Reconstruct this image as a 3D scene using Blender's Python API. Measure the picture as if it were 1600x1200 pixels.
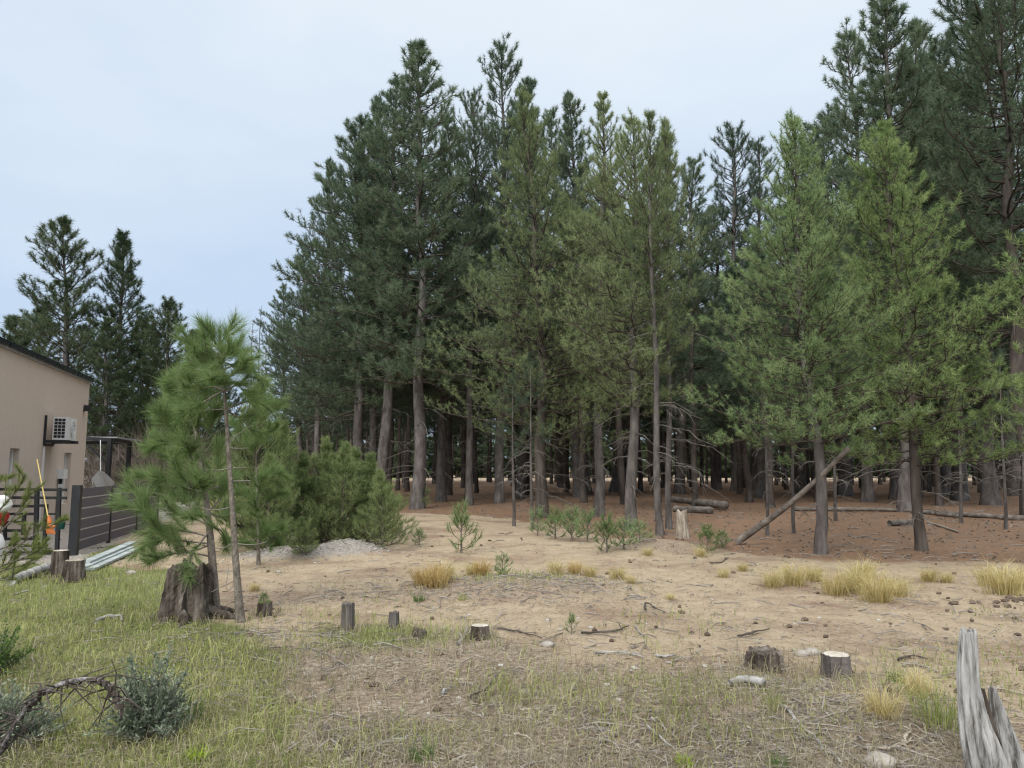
import bpy, math, random
import numpy as np
from mathutils import Matrix, Vector

for o in list(bpy.data.objects):
    bpy.data.objects.remove(o)
SC = bpy.context.scene
COL = SC.collection
rad = math.radians

# ------------------------------------------------------------------ camera
FPX = 1155.0                       # focal length in pixels of the 1600 wide photograph
PITCH = math.atan(130 / FPX)       # horizon at row 730
CZ = 1.6
cam = bpy.data.cameras.new('camera')
cam.sensor_width = 36
cam.lens = 36 * FPX / 1600
cam.clip_end = 2000
camo = bpy.data.objects.new('camera', cam)
COL.objects.link(camo)
camo.location = (0, 0, CZ)
camo.rotation_euler = (math.pi / 2 + PITCH, 0, 0)
SC.camera = camo

# ------------------------------------------------------------------ world, sun, exposure
SUN_EL, SUN_AZ = 38, 205           # behind the camera, to its left; azimuth clockwise from +Y
w = bpy.data.worlds.new('World')
SC.world = w
w.use_nodes = True
nt = w.node_tree
for n in list(nt.nodes):
    nt.nodes.remove(n)
N = nt.nodes.new
L = nt.links.new
out = N('ShaderNodeOutputWorld')
sky = N('ShaderNodeTexSky')
sky.sky_type = 'NISHITA'
sky.sun_disc = False
sky.sun_elevation = rad(SUN_EL)
sky.sun_rotation = rad(SUN_AZ)
skyb = N('ShaderNodeBackground')
skyb.inputs['Strength'].default_value = 0.1
L(sky.outputs[0], skyb.inputs['Color'])
tc = N('ShaderNodeTexCoord')
sep = N('ShaderNodeSeparateXYZ')
L(tc.outputs['Generated'], sep.inputs[0])
nz = N('ShaderNodeTexNoise')
nz.inputs['Scale'].default_value = 1.6
nz.inputs['Detail'].default_value = 7
nz.inputs['Roughness'].default_value = 0.52
mp = N('ShaderNodeMapping')
mp.inputs['Scale'].default_value = (1, 1, 2.2)
mp.inputs['Location'].default_value = (0.35, 0.2, 0.1)
L(tc.outputs['Generated'], mp.inputs[0])
L(mp.outputs[0], nz.inputs['Vector'])
nm = N('ShaderNodeMath'); nm.operation = 'MULTIPLY_ADD'
nm.inputs[1].default_value = 0.62
nm.inputs[2].default_value = -0.31
L(nz.outputs['Fac'], nm.inputs[0])
ad = N('ShaderNodeMath'); ad.operation = 'ADD'
L(sep.outputs['Z'], ad.inputs[0])
L(nm.outputs[0], ad.inputs[1])
xr = N('ShaderNodeMath'); xr.operation = 'MULTIPLY_ADD'   # the cloud sheet thickens slowly towards the right
xr.inputs[1].default_value = 0.16
L(sep.outputs['X'], xr.inputs[0])
L(ad.outputs[0], xr.inputs[2])
cr = N('ShaderNodeValToRGB')
el = cr.color_ramp.elements
el[0].position = 0.0; el[0].color = (0.242, 0.302, 0.388, 1)
el[1].position = 1.0; el[1].color = (1.95, 1.98, 2.00, 1)
e = el.new(0.22); e.color = (0.272, 0.332, 0.414, 1)
e = el.new(0.52); e.color = (0.385, 0.423, 0.460, 1)
e = el.new(0.80); e.color = (0.450, 0.482, 0.512, 1)
L(xr.outputs[0], cr.inputs[0])
clb = N('ShaderNodeBackground')
clb.inputs['Strength'].default_value = 1.0
L(cr.outputs[0], clb.inputs['Color'])
mx = N('ShaderNodeMixShader')
mx.inputs[0].default_value = 0.92
L(skyb.outputs[0], mx.inputs[1])
L(clb.outputs[0], mx.inputs[2])
L(mx.outputs[0], out.inputs[0])

sl = bpy.data.lights.new('sun', 'SUN')
sl.energy = 1.5
sl.angle = rad(25)
sl.color = (1.0, 0.96, 0.9)
so = bpy.data.objects.new('sun', sl)
COL.objects.link(so)
sd = Vector((math.sin(rad(SUN_AZ)) * math.cos(rad(SUN_EL)), math.cos(rad(SUN_AZ)) * math.cos(rad(SUN_EL)), math.sin(rad(SUN_EL))))
so.rotation_euler = sd.to_track_quat('Z', 'Y').to_euler()
so.location = (-20, -20, 40)

vs = SC.view_settings
vs.view_transform = 'Standard'
vs.look = 'None'
vs.exposure = 1.1
vs.gamma = 1
try:
    vs.use_curve_mapping = False
except Exception:
    pass
cy = SC.cycles
cy.max_bounces = 9
cy.diffuse_bounces = 7
cy.glossy_bounces = 2
cy.transmission_bounces = 7
cy.transparent_max_bounces = 6
cy.use_denoising = True
cy.caustics_reflective = False
cy.caustics_refractive = False
cy.pixel_filter_type = 'BLACKMAN_HARRIS'
cy.filter_width = 1.25

# ------------------------------------------------------------------ photograph pixel -> place
cp, sp = math.cos(PITCH), math.sin(PITCH)
def ray(px, py):
    u, v = (px - 800) / FPX, (600 - py) / FPX
    return np.array([u, cp - v * sp, sp + v * cp])
def G(px, py, z=0.0):
    r = ray(px, py)
    return r * ((z - CZ) / r[2]) + np.array([0, 0, CZ])
def P(px, py, Y):
    r = ray(px, py)
    return r * (Y / r[1]) + np.array([0, 0, CZ])
def pix(x, y, z):
    """world -> photograph pixel, arrays"""
    zz = z - CZ
    d = y * cp + zz * sp
    up = -y * sp + zz * cp
    d = np.maximum(d, 1e-3)
    return 800 + FPX * x / d, 600 - FPX * up / d

# ------------------------------------------------------------------ noise and terrain
def _hash(ix, iy, seed):
    n = (ix * 374761393 + iy * 668265263 + seed * 974634777) & 0x7fffffff
    n = ((n ^ (n >> 13)) * 1274126177) & 0x7fffffff
    return ((n ^ (n >> 16)) & 0xffff) / 65535.0
def vn(x, y, s, seed=0):
    x = np.asarray(x, float) / s; y = np.asarray(y, float) / s
    ix = np.floor(x).astype(np.int64); iy = np.floor(y).astype(np.int64)
    fx = x - ix; fy = y - iy
    fx = fx * fx * (3 - 2 * fx); fy = fy * fy * (3 - 2 * fy)
    a = _hash(ix, iy, seed); b = _hash(ix + 1, iy, seed)
    c = _hash(ix, iy + 1, seed); d = _hash(ix + 1, iy + 1, seed)
    return (a * (1 - fx) + b * fx) * (1 - fy) + (c * (1 - fx) + d * fx) * fy
def sstep(a, b, x):
    t = np.clip((x - a) / (b - a), 0, 1)
    return t * t * (3 - 2 * t)
def blob(x, y, px, py, r, k=1.0):
    g = G(px, py)
    d2 = ((x - g[0]) / r) ** 2 + ((y - g[1]) / (r * k)) ** 2
    return np.exp(-d2)
def height(x, y):
    x = np.asarray(x, float); y = np.asarray(y, float)
    h = 0.09 * (vn(x, y, 3.1, 1) - .5) + 0.05 * (vn(x, y, 1.1, 2) - .5) + 0.03 * (vn(x, y, .42, 3) - .5) + 0.014 * (vn(x, y, .16, 4) - .5)
    far = sstep(60, 200, np.hypot(x, y))
    h = h * (1 - .5 * far)
    h = h + 0.26 * blob(x, y, 545, 866, .62, .8) + 0.2 * blob(x, y, 440, 872, .75, .7)      # gravel heaps
    h = h + 0.10 * blob(x, y, 830, 925, 1.2, .8) + 0.10 * blob(x, y, 1330, 1120, 1.0, .6) + 0.12 * blob(x, y, 1020, 852, .9, .8)
    h = h + 0.08 * blob(x, y, 290, 975, .9) + 0.05 * blob(x, y, 1560, 940, .5)
    return h

FOREST_EDGE = np.array([G(*p)[:2] for p in [(300, 800), (560, 797), (640, 803), (760, 806), (850, 818), (960, 842), (1100, 856), (1200, 872), (1300, 880), (1420, 884), (1600, 888)]])
THATCH_EDGE = np.array([G(*p)[:2] for p in [(380, 985), (470, 1000), (640, 990), (760, 985), (860, 1020), (960, 1030), (1100, 1032), (1200, 1036), (1330, 1075), (1450, 1105), (1520, 1140), (1700, 1170)]])
def zones(x, y):
    """weights: forest litter, green grass, grey thatch, gravel"""
    j = (vn(x, y, 1.6, 11) - .5) * 1.6 + (vn(x, y, .5, 12) - .5) * .8
    fe = np.interp(x, FOREST_EDGE[:, 0], FOREST_EDGE[:, 1])
    forest = sstep(-.9, 1.2, y - fe + j * 1.2) * sstep(-13.5, -11, x + (y - 24) * .28) * sstep(94, 84, y)
    te = np.interp(x, THATCH_EDGE[:, 0], THATCH_EDGE[:, 1])
    thatch = sstep(-.3, .5, te - y + j * .5)
    # green: the left of the clearing
    px, py = pix(x, y, np.zeros_like(x))
    gx = np.interp(y, [0, 4.0, 5.0, 6.0, 7.2, 9, 11, 14, 22, 40], [-.2, -.75, -1.0, -1.3, -2.2, -3.6, -5.2, -7.2, -11, -14])
    green = sstep(-.45, .5, gx - x + j * .8)
    gp = sstep(.62, .85, vn(x, y, .9, 21)) * .32 * thatch + .9 * blob(x, y, 600, 1000, .8, .6) + .3 * blob(x, y, 980, 1080, 1.0, .5) + .35 * blob(x, y, 1400, 1050, .4)
    gp = gp + .18 * sstep(.65, .85, vn(x, y, 1.3, 22)) * (1 - forest) * sstep(13, 8, y)
    gp = gp + .55 * blob(x, y, 800, 915, 1.0, .7)
    green = np.clip(np.maximum(green, gp), 0, 1)
    grav = np.clip(1.2 * blob(x, y, 545, 866, .72, .8) + 1.2 * blob(x, y, 440, 872, .85, .7), 0, 1)
    grav = np.maximum(grav, sstep(0, .6, y - 12.1) * sstep(-6.9, -7.3, x + (y - 12) * .32))
    grey = .9 * blob(x, y, 830, 925, 1.3, .8) + .9 * blob(x, y, 1020, 855, 1.2, .8) + .6 * blob(x, y, 560, 935, 1.3, .6)
    thatch = np.clip(np.maximum(thatch, grey), 0, 1)
    return forest, green * (1 - .7 * forest), thatch * (1 - forest), grav

# ------------------------------------------------------------------ mesh helpers
def mesh(name, V, F, mats, smooth=False, attr=None, mi=None):
    V = np.asarray(V, np.float32).reshape(-1, 3)
    F = np.asarray(F, np.int32)
    k = F.shape[1]
    me = bpy.data.meshes.new(name)
    me.vertices.add(len(V)); me.vertices.foreach_set('co', V.ravel())
    me.loops.add(F.size); me.loops.foreach_set('vertex_index', F.ravel())
    me.polygons.add(len(F)); me.polygons.foreach_set('loop_start', np.arange(0, F.size, k, dtype=np.int32))
    me.polygons.foreach_set('use_smooth', np.full(len(F), bool(smooth)))
    for m in (mats if isinstance(mats, (list, tuple)) else [mats]):
        me.materials.append(m)
    if mi is not None:
        me.polygons.foreach_set('material_index', np.asarray(mi, np.int32))
    if attr:
        for an, av in attr.items():
            av = np.asarray(av, np.float32)
            if av.ndim == 1:
                a = me.attributes.new(an, 'FLOAT', 'POINT'); a.data.foreach_set('value', av)
            else:
                a = me.attributes.new(an, 'FLOAT_COLOR', 'POINT'); a.data.foreach_set('color', av.ravel())
    me.update(calc_edges=True)
    return me
def link(name, me, parent=None, loc=None):
    o = bpy.data.objects.new(name, me)
    COL.objects.link(o)
    if parent is not None:
        o.parent = parent
    if loc is not None:
        o.location = loc
    return o
def tag(o, label=None, cat=None, group=None, kind=None):
    if label: o['label'] = label
    if cat: o['category'] = cat
    if group: o['group'] = group
    if kind: o['kind'] = kind
    return o
def thing(name, label, cat, loc=(0, 0, 0), group=None):
    o = bpy.data.objects.new(name, None)
    o.empty_display_size = .2
    COL.objects.link(o)
    o.location = loc
    return tag(o, label, cat, group)
def join(parts):
    Vs, Fs, n = [], [], 0
    for V, F in parts:
        Vs.append(V); Fs.append(F + n); n += len(V)
    return np.concatenate(Vs), np.concatenate(Fs)
def nrm(v):
    return v / np.maximum(np.linalg.norm(v, axis=-1, keepdims=True), 1e-9)
def tubes(Pt, Rr, S=3, cap=False):
    """Pt (N,K,3), Rr (N,K) -> triangles"""
    Pt = np.asarray(Pt, float); Rr = np.asarray(Rr, float)
    Nn, K, _ = Pt.shape
    T = nrm(np.gradient(Pt, axis=1))
    mt = nrm(Pt[:, -1] - Pt[:, 0])
    ref = np.where(np.abs(mt[:, 2:3]) < .85, np.array([[0, 0, 1.]]), np.array([[1., 0, 0]]))[:, None, :]
    A = nrm(np.cross(T, ref)); B = np.cross(T, A)
    a = np.arange(S) * 2 * np.pi / S
    V = Pt[:, :, None, :] + Rr[:, :, None, None] * (np.cos(a)[None, None, :, None] * A[:, :, None, :] + np.sin(a)[None, None, :, None] * B[:, :, None, :])
    V = V.reshape(-1, 3)
    i, k, s = np.meshgrid(np.arange(Nn), np.arange(K - 1), np.arange(S), indexing='ij')
    b = (i * K + k) * S
    v0 = b + s; v1 = b + (s + 1) % S; v2 = v1 + S; v3 = v0 + S
    F = np.concatenate([np.stack([v0, v1, v2], -1).reshape(-1, 3), np.stack([v0, v2, v3], -1).reshape(-1, 3)])
    if cap:
        Fc = []
        for n in range(Nn):
            for k in (0, K - 1):
                c = (n * K + k) * S
                Fc += [(c, c + q, c + q + 1) for q in range(1, S - 1)]
        F = np.concatenate([F, np.array(Fc)])
    return V, F
def smoothline(pts, n):
    pts = np.asarray(pts, float)
    d = np.r_[0, np.cumsum(np.linalg.norm(np.diff(pts, axis=0), axis=1))]
    t = np.linspace(0, d[-1], n)
    q = np.stack([np.interp(t, d, pts[:, c]) for c in range(3)], -1)
    for _ in range(2):
        q[1:-1] = .25 * q[:-2] + .5 * q[1:-1] + .25 * q[2:]
    return q
def box(c, s, rz=0.0, R3=None):
    """centre, full sizes, turn about z"""
    s = np.asarray(s, float) / 2
    V = np.array([(x, y, z) for z in (-1, 1) for y in (-1, 1) for x in (-1, 1)], float) * s
    if R3 is None:
        c0, s0 = math.cos(rz), math.sin(rz)
        R3 = np.array([[c0, -s0, 0], [s0, c0, 0], [0, 0, 1]])
    V = V @ R3.T + np.asarray(c, float)
    F = np.array([(0, 2, 3), (0, 3, 1), (4, 5, 7), (4, 7, 6), (0, 1, 5), (0, 5, 4), (2, 6, 7), (2, 7, 3), (0, 4, 6), (0, 6, 2), (1, 3, 7), (1, 7, 5)])
    return V, F
def bar(a, b, wd, ht):
    """box beam between two points"""
    a = np.asarray(a, float); b = np.asarray(b, float)
    d = b - a; ln = np.linalg.norm(d); X = d / ln
    ref = np.array([0, 0, 1.]) if abs(X[2]) < .9 else np.array([0, 1., 0])
    Y = np.cross(ref, X); Y /= np.linalg.norm(Y); Z = np.cross(X, Y)
    return box((a + b) / 2, (ln, wd, ht), R3=np.stack([X, Y, Z], 1))

# ------------------------------------------------------------------ materials
ALB = .88            # dry soil, bark, wood and wall colours, all brought to the same exposure
def material(name):
    m = bpy.data.materials.new(name)
    m.use_nodes = True
    t = m.node_tree
    b = t.nodes['Principled BSDF']
    b.inputs['Roughness'].default_value = .85
    try: b.inputs['Specular IOR Level'].default_value = .2
    except Exception: pass
    return m, t, b
def noise_mat(name, cols, scale=8, stretch=(1, 1, 1), detail=6, rough=.85, bump=0.0, bscale=None, pos=(.3, .7), spec=.2, coord='Object', wave=False):
    cols = [tuple(q * ALB for q in c) for c in cols]
    m, t, b = material(name)
    tc = t.nodes.new('ShaderNodeTexCoord'); mp = t.nodes.new('ShaderNodeMapping'); nz = t.nodes.new('ShaderNodeTexNoise')
    mp.inputs['Scale'].default_value = stretch
    nz.inputs['Scale'].default_value = scale; nz.inputs['Detail'].default_value = detail; nz.inputs['Roughness'].default_value = .6
    t.links.new(tc.outputs[coord], mp.inputs[0]); t.links.new(mp.outputs[0], nz.inputs['Vector'])
    cr = t.nodes.new('ShaderNodeValToRGB')
    e = cr.color_ramp.elements
    e[0].position = pos[0]; e[0].color = (*cols[0], 1)
    e[1].position = pos[1]; e[1].color = (*cols[-1], 1)
    for k, c in enumerate(cols[1:-1]):
        q = e.new(pos[0] + (pos[1] - pos[0]) * (k + 1) / (len(cols) - 1)); q.color = (*c, 1)
    t.links.new(nz.outputs['Fac'], cr.inputs[0]); t.links.new(cr.outputs[0], b.inputs['Base Color'])
    b.inputs['Roughness'].default_value = rough
    try: b.inputs['Specular IOR Level'].default_value = spec
    except Exception: pass
    if bump:
        n2 = t.nodes.new('ShaderNodeTexNoise'); n2.inputs['Scale'].default_value = bscale or scale * 2; n2.inputs['Detail'].default_value = 6
        t.links.new(mp.outputs[0], n2.inputs['Vector'])
        bp = t.nodes.new('ShaderNodeBump'); bp.inputs['Strength'].default_value = bump; bp.inputs['Distance'].default_value = .03
        t.links.new(n2.outputs['Fac'], bp.inputs['Height']); t.links.new(bp.outputs[0], b.inputs['Normal'])
    return m
def leaf_mat(name, c0, c1, c2=None, scale=2.2, trans=.42, vary=.35, coord='Object'):
    """needle / blade material: clump to clump colour, per blade scatter, some light passing through"""
    if not name.startswith('needle'):
        c0, c1, c2 = [tuple(q * ALB for q in c) for c in (c0, c1, c2)]
    m = bpy.data.materials.new(name); m.use_nodes = True
    t = m.node_tree
    for n in list(t.nodes): t.nodes.remove(n)
    o = t.nodes.new('ShaderNodeOutputMaterial')
    tc = t.nodes.new('ShaderNodeTexCoord'); nz = t.nodes.new('ShaderNodeTexNoise')
    nz.inputs['Scale'].default_value = scale; nz.inputs['Detail'].default_value = 3
    t.links.new(tc.outputs[coord], nz.inputs['Vector'])
    ge = t.nodes.new('ShaderNodeNewGeometry'); oi = t.nodes.new('ShaderNodeObjectInfo')
    a = t.nodes.new('ShaderNodeMath'); a.operation = 'MULTIPLY_ADD'; a.inputs[1].default_value = vary; a.inputs[2].default_value = -vary / 2
    t.links.new(ge.outputs['Random Per Island'], a.inputs[0])
    a2 = t.nodes.new('ShaderNodeMath'); a2.operation = 'ADD'
    t.links.new(a.outputs[0], a2.inputs[0]); t.links.new(nz.outputs['Fac'], a2.inputs[1])
    a3 = t.nodes.new('ShaderNodeMath'); a3.operation = 'MULTIPLY_ADD'; a3.inputs[1].default_value = .22; a3.inputs[2].default_value = -.11
    t.links.new(oi.outputs['Random'], a3.inputs[0])
    a4 = t.nodes.new('ShaderNodeMath'); a4.operation = 'ADD'
    t.links.new(a2.outputs[0], a4.inputs[0]); t.links.new(a3.outputs[0], a4.inputs[1])
    cr = t.nodes.new('ShaderNodeValToRGB'); e = cr.color_ramp.elements
    e[0].position = .25; e[0].color = (*c0, 1); e[1].position = .75; e[1].color = (*(c2 or c1), 1)
    if c2:
        q = e.new(.5); q.color = (*c1, 1)
    t.links.new(a4.outputs[0], cr.inputs[0])
    d = t.nodes.new('ShaderNodeBsdfDiffuse'); tr = t.nodes.new('ShaderNodeBsdfTranslucent'); mxx = t.nodes.new('ShaderNodeMixShader')
    mxx.inputs[0].default_value = trans
    t.links.new(cr.outputs[0], d.inputs[0]); t.links.new(cr.outputs[0], tr.inputs[0])
    t.links.new(d.outputs[0], mxx.inputs[1]); t.links.new(tr.outputs[0], mxx.inputs[2])
    t.links.new(mxx.outputs[0], o.inputs[0])
    return m

M = {}
M['needle_dark'] = leaf_mat('needle_dark', (0.089, 0.132, 0.086), (0.137, 0.185, 0.113), (0.198, 0.245, 0.150))
M['needle_deep'] = leaf_mat('needle_deep', (0.058, 0.089, 0.061), (0.089, 0.126, 0.082), (0.126, 0.163, 0.103))
M['needle_olive'] = leaf_mat('needle_olive', (0.146, 0.192, 0.097), (0.231, 0.284, 0.134), (0.329, 0.384, 0.195))
M['needle_bright'] = leaf_mat('needle_bright', (0.172, 0.250, 0.114), (0.267, 0.360, 0.166), (0.396, 0.477, 0.235))
M['needle_lime'] = leaf_mat('needle_lime', (0.157, 0.232, 0.091), (0.248, 0.335, 0.133), (0.363, 0.439, 0.198))
M['needle_young'] = leaf_mat('needle_young', (0.106, 0.170, 0.062), (0.179, 0.262, 0.095), (0.285, 0.364, 0.165), scale=3.5)
M['needle_thicket'] = leaf_mat('needle_thicket', (0.126, 0.179, 0.074), (0.205, 0.268, 0.105), (0.315, 0.367, 0.168), scale=2.5)
M['needle_sprig'] = leaf_mat('needle_sprig', (.14, .18, .05), (.22, .26, .08), (.32, .35, .13), scale=4)
M['needle_far'] = leaf_mat('needle_far', (0.061, 0.090, 0.053), (0.094, 0.127, 0.068), (0.138, 0.165, 0.088))
M['bark'] = noise_mat('bark', [(.060, .052, .047), (.115, .102, .094), (.19, .172, .160)], 7, (1, 1, .3), bump=1.0, bscale=11)
M['bark_dark'] = noise_mat('bark_dark', [(.042, .034, .030), (.085, .070, .060), (.14, .118, .102)], 5, (1, 1, .25), bump=.9, bscale=9)
M['bark_young'] = noise_mat('bark_young', [(.085, .070, .056), (.19, .163, .134), (.29, .255, .215)], 20, (1, 1, .5), bump=1.0)
M['twig_dead'] = noise_mat('twig_dead', [(.17, .15, .13), (.33, .30, .27)], 6)
M['limb_dead'] = noise_mat('limb_dead', [(.10, .088, .076), (.22, .198, .176)], 6)
M['twig_live'] = noise_mat('twig_live', [(.055, .045, .036), (.11, .093, .075)], 6)
M['grass'] = leaf_mat('grass', (0.201, 0.238, 0.076), (0.336, 0.372, 0.128), (0.500, 0.506, 0.226), scale=1.3, trans=.35, vary=.5)
M['grass_dry'] = leaf_mat('grass_dry', (0.230, 0.200, 0.125), (0.340, 0.295, 0.190), (0.470, 0.420, 0.300), scale=1.5, trans=.25, vary=.6)
M['thatch'] = leaf_mat('thatch', (0.150, 0.120, 0.090), (0.255, 0.215, 0.165), (0.380, 0.335, 0.270), scale=1.6, trans=.1, vary=.7)
M['tussock'] = leaf_mat('tussock', (.42, .33, .13), (.60, .50, .24), (.72, .64, .38), scale=3, trans=.3, vary=.6)
M['tussock_orange'] = leaf_mat('tussock_orange', (.38, .26, .09), (.52, .37, .15), (.62, .49, .25), scale=3, trans=.3, vary=.6)
M['bush'] = leaf_mat('bush', (.14, .18, .12), (.24, .29, .20), (.40, .44, .34), scale=6, trans=.2, vary=.6)
M['blade_green'] = leaf_mat('blade_green', (.06, .12, .03), (.11, .19, .05), (.18, .28, .08), scale=4, trans=.3)
M['sprout'] = leaf_mat('sprout', (.25, .36, .04), (.40, .52, .06), (.50, .60, .10), scale=6, trans=.3)
M['silver'] = noise_mat('silver', [(.09, .083, .075), (.30, .292, .28), (.43, .422, .41), (.54, .532, .52)], 34, (1, 1, .13), bump=1.0, bscale=26, pos=(.34, .66), detail=10)
M['branch_grey'] = noise_mat('branch_grey', [(.05, .045, .045), (.22, .205, .205), (.48, .46, .46)], 22, bump=.9, pos=(.35, .65))
M['wood_grey'] = noise_mat('wood_grey', [(.10, .09, .08), (.27, .26, .245), (.44, .43, .415)], 9, (1, 1, .2), bump=.8, bscale=16, pos=(.3, .62))
M['wood_pale'] = noise_mat('wood_pale', [(.12, .10, .075), (.34, .29, .23), (.50, .45, .38)], 11, (1, 1, .3), bump=.7)
M['wood_rot'] = noise_mat('wood_rot', [(.016, .012, .010), (.060, .046, .037), (.13, .108, .090), (.27, .235, .20)], 12, (1, 1, .22), bump=1.0, bscale=24, pos=(.3, .72), detail=9)
M['wood_cut'] = noise_mat('wood_cut', [(.30, .26, .21), (.48, .43, .36), (.60, .56, .50)], 10, bump=.4)
M['log_bark'] = noise_mat('log_bark', [(.08, .066, .056), (.16, .138, .118), (.27, .24, .21)], 6, (.35, 1, 1), bump=.8)
M['moss'] = noise_mat('moss', [(.05, .075, .02), (.11, .14, .045)], 12, bump=.6)
M['cone'] = noise_mat('cone', [(.07, .05, .037), (.17, .128, .095)], 9, bump=.5)
M['chip'] = noise_mat('chip', [(.14, .11, .085), (.30, .25, .20), (.50, .45, .38)], 4, coord='Object')
M['pebble'] = noise_mat('pebble', [(.22, .20, .17), (.36, .335, .295), (.52, .50, .46)], 9, coord='Object')
M['rock'] = noise_mat('rock', [(.22, .195, .165), (.42, .385, .34)], 9, bump=.8)
M['stucco'] = noise_mat('stucco', [(.56, .465, .390), (.585, .49, .412), (.61, .51, .432)], 9, (1, 1, .5), bump=.25, bscale=60)
M['black_metal'] = noise_mat('black_metal', [(.012, .013, .016), (.022, .023, .027)], 6, rough=.45, spec=.5)
M['board'] = noise_mat('board', [(.115, .097, .110), (.145, .125, .138)], 30, rough=.8)
M['white_plastic'] = noise_mat('white_plastic', [(.68, .68, .66), (.78, .78, .77)], 3, rough=.45, spec=.4)
M['dark_gap'] = noise_mat('dark_gap', [(.02, .02, .022), (.04, .04, .042)], 5)
M['flashing'] = noise_mat('flashing', [(.30, .31, .33), (.42, .43, .45)], 5, rough=.4, spec=.5)
M['panel_black'] = noise_mat('panel_black', [(.006, .007, .010), (.012, .013, .018)], 5, rough=.25, spec=.5)
M['pane'] = noise_mat('pane', [(.36, .34, .31), (.46, .44, .41)], 2, rough=.15, spec=.6)
M['orange'] = noise_mat('orange', [(.48, .13, .03), (.62, .20, .06)], 5, rough=.5)
M['yellow'] = noise_mat('yellow', [(.46, .35, .11), (.58, .46, .18)], 5, rough=.5)
M['teal'] = noise_mat('teal', [(.02, .13, .11), (.04, .20, .17)], 5, rough=.5)
M['red'] = noise_mat('red', [(.32, .015, .02), (.42, .03, .035)], 5, rough=.5)
M['cloth'] = noise_mat('cloth', [(.66, .65, .63), (.80, .79, .77)], 8, bump=.3)
M['plank'] = noise_mat('plank', [(.16, .19, .185), (.33, .37, .36), (.50, .53, .52)], 5, (.3, 2, 2), bump=.3)

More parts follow.
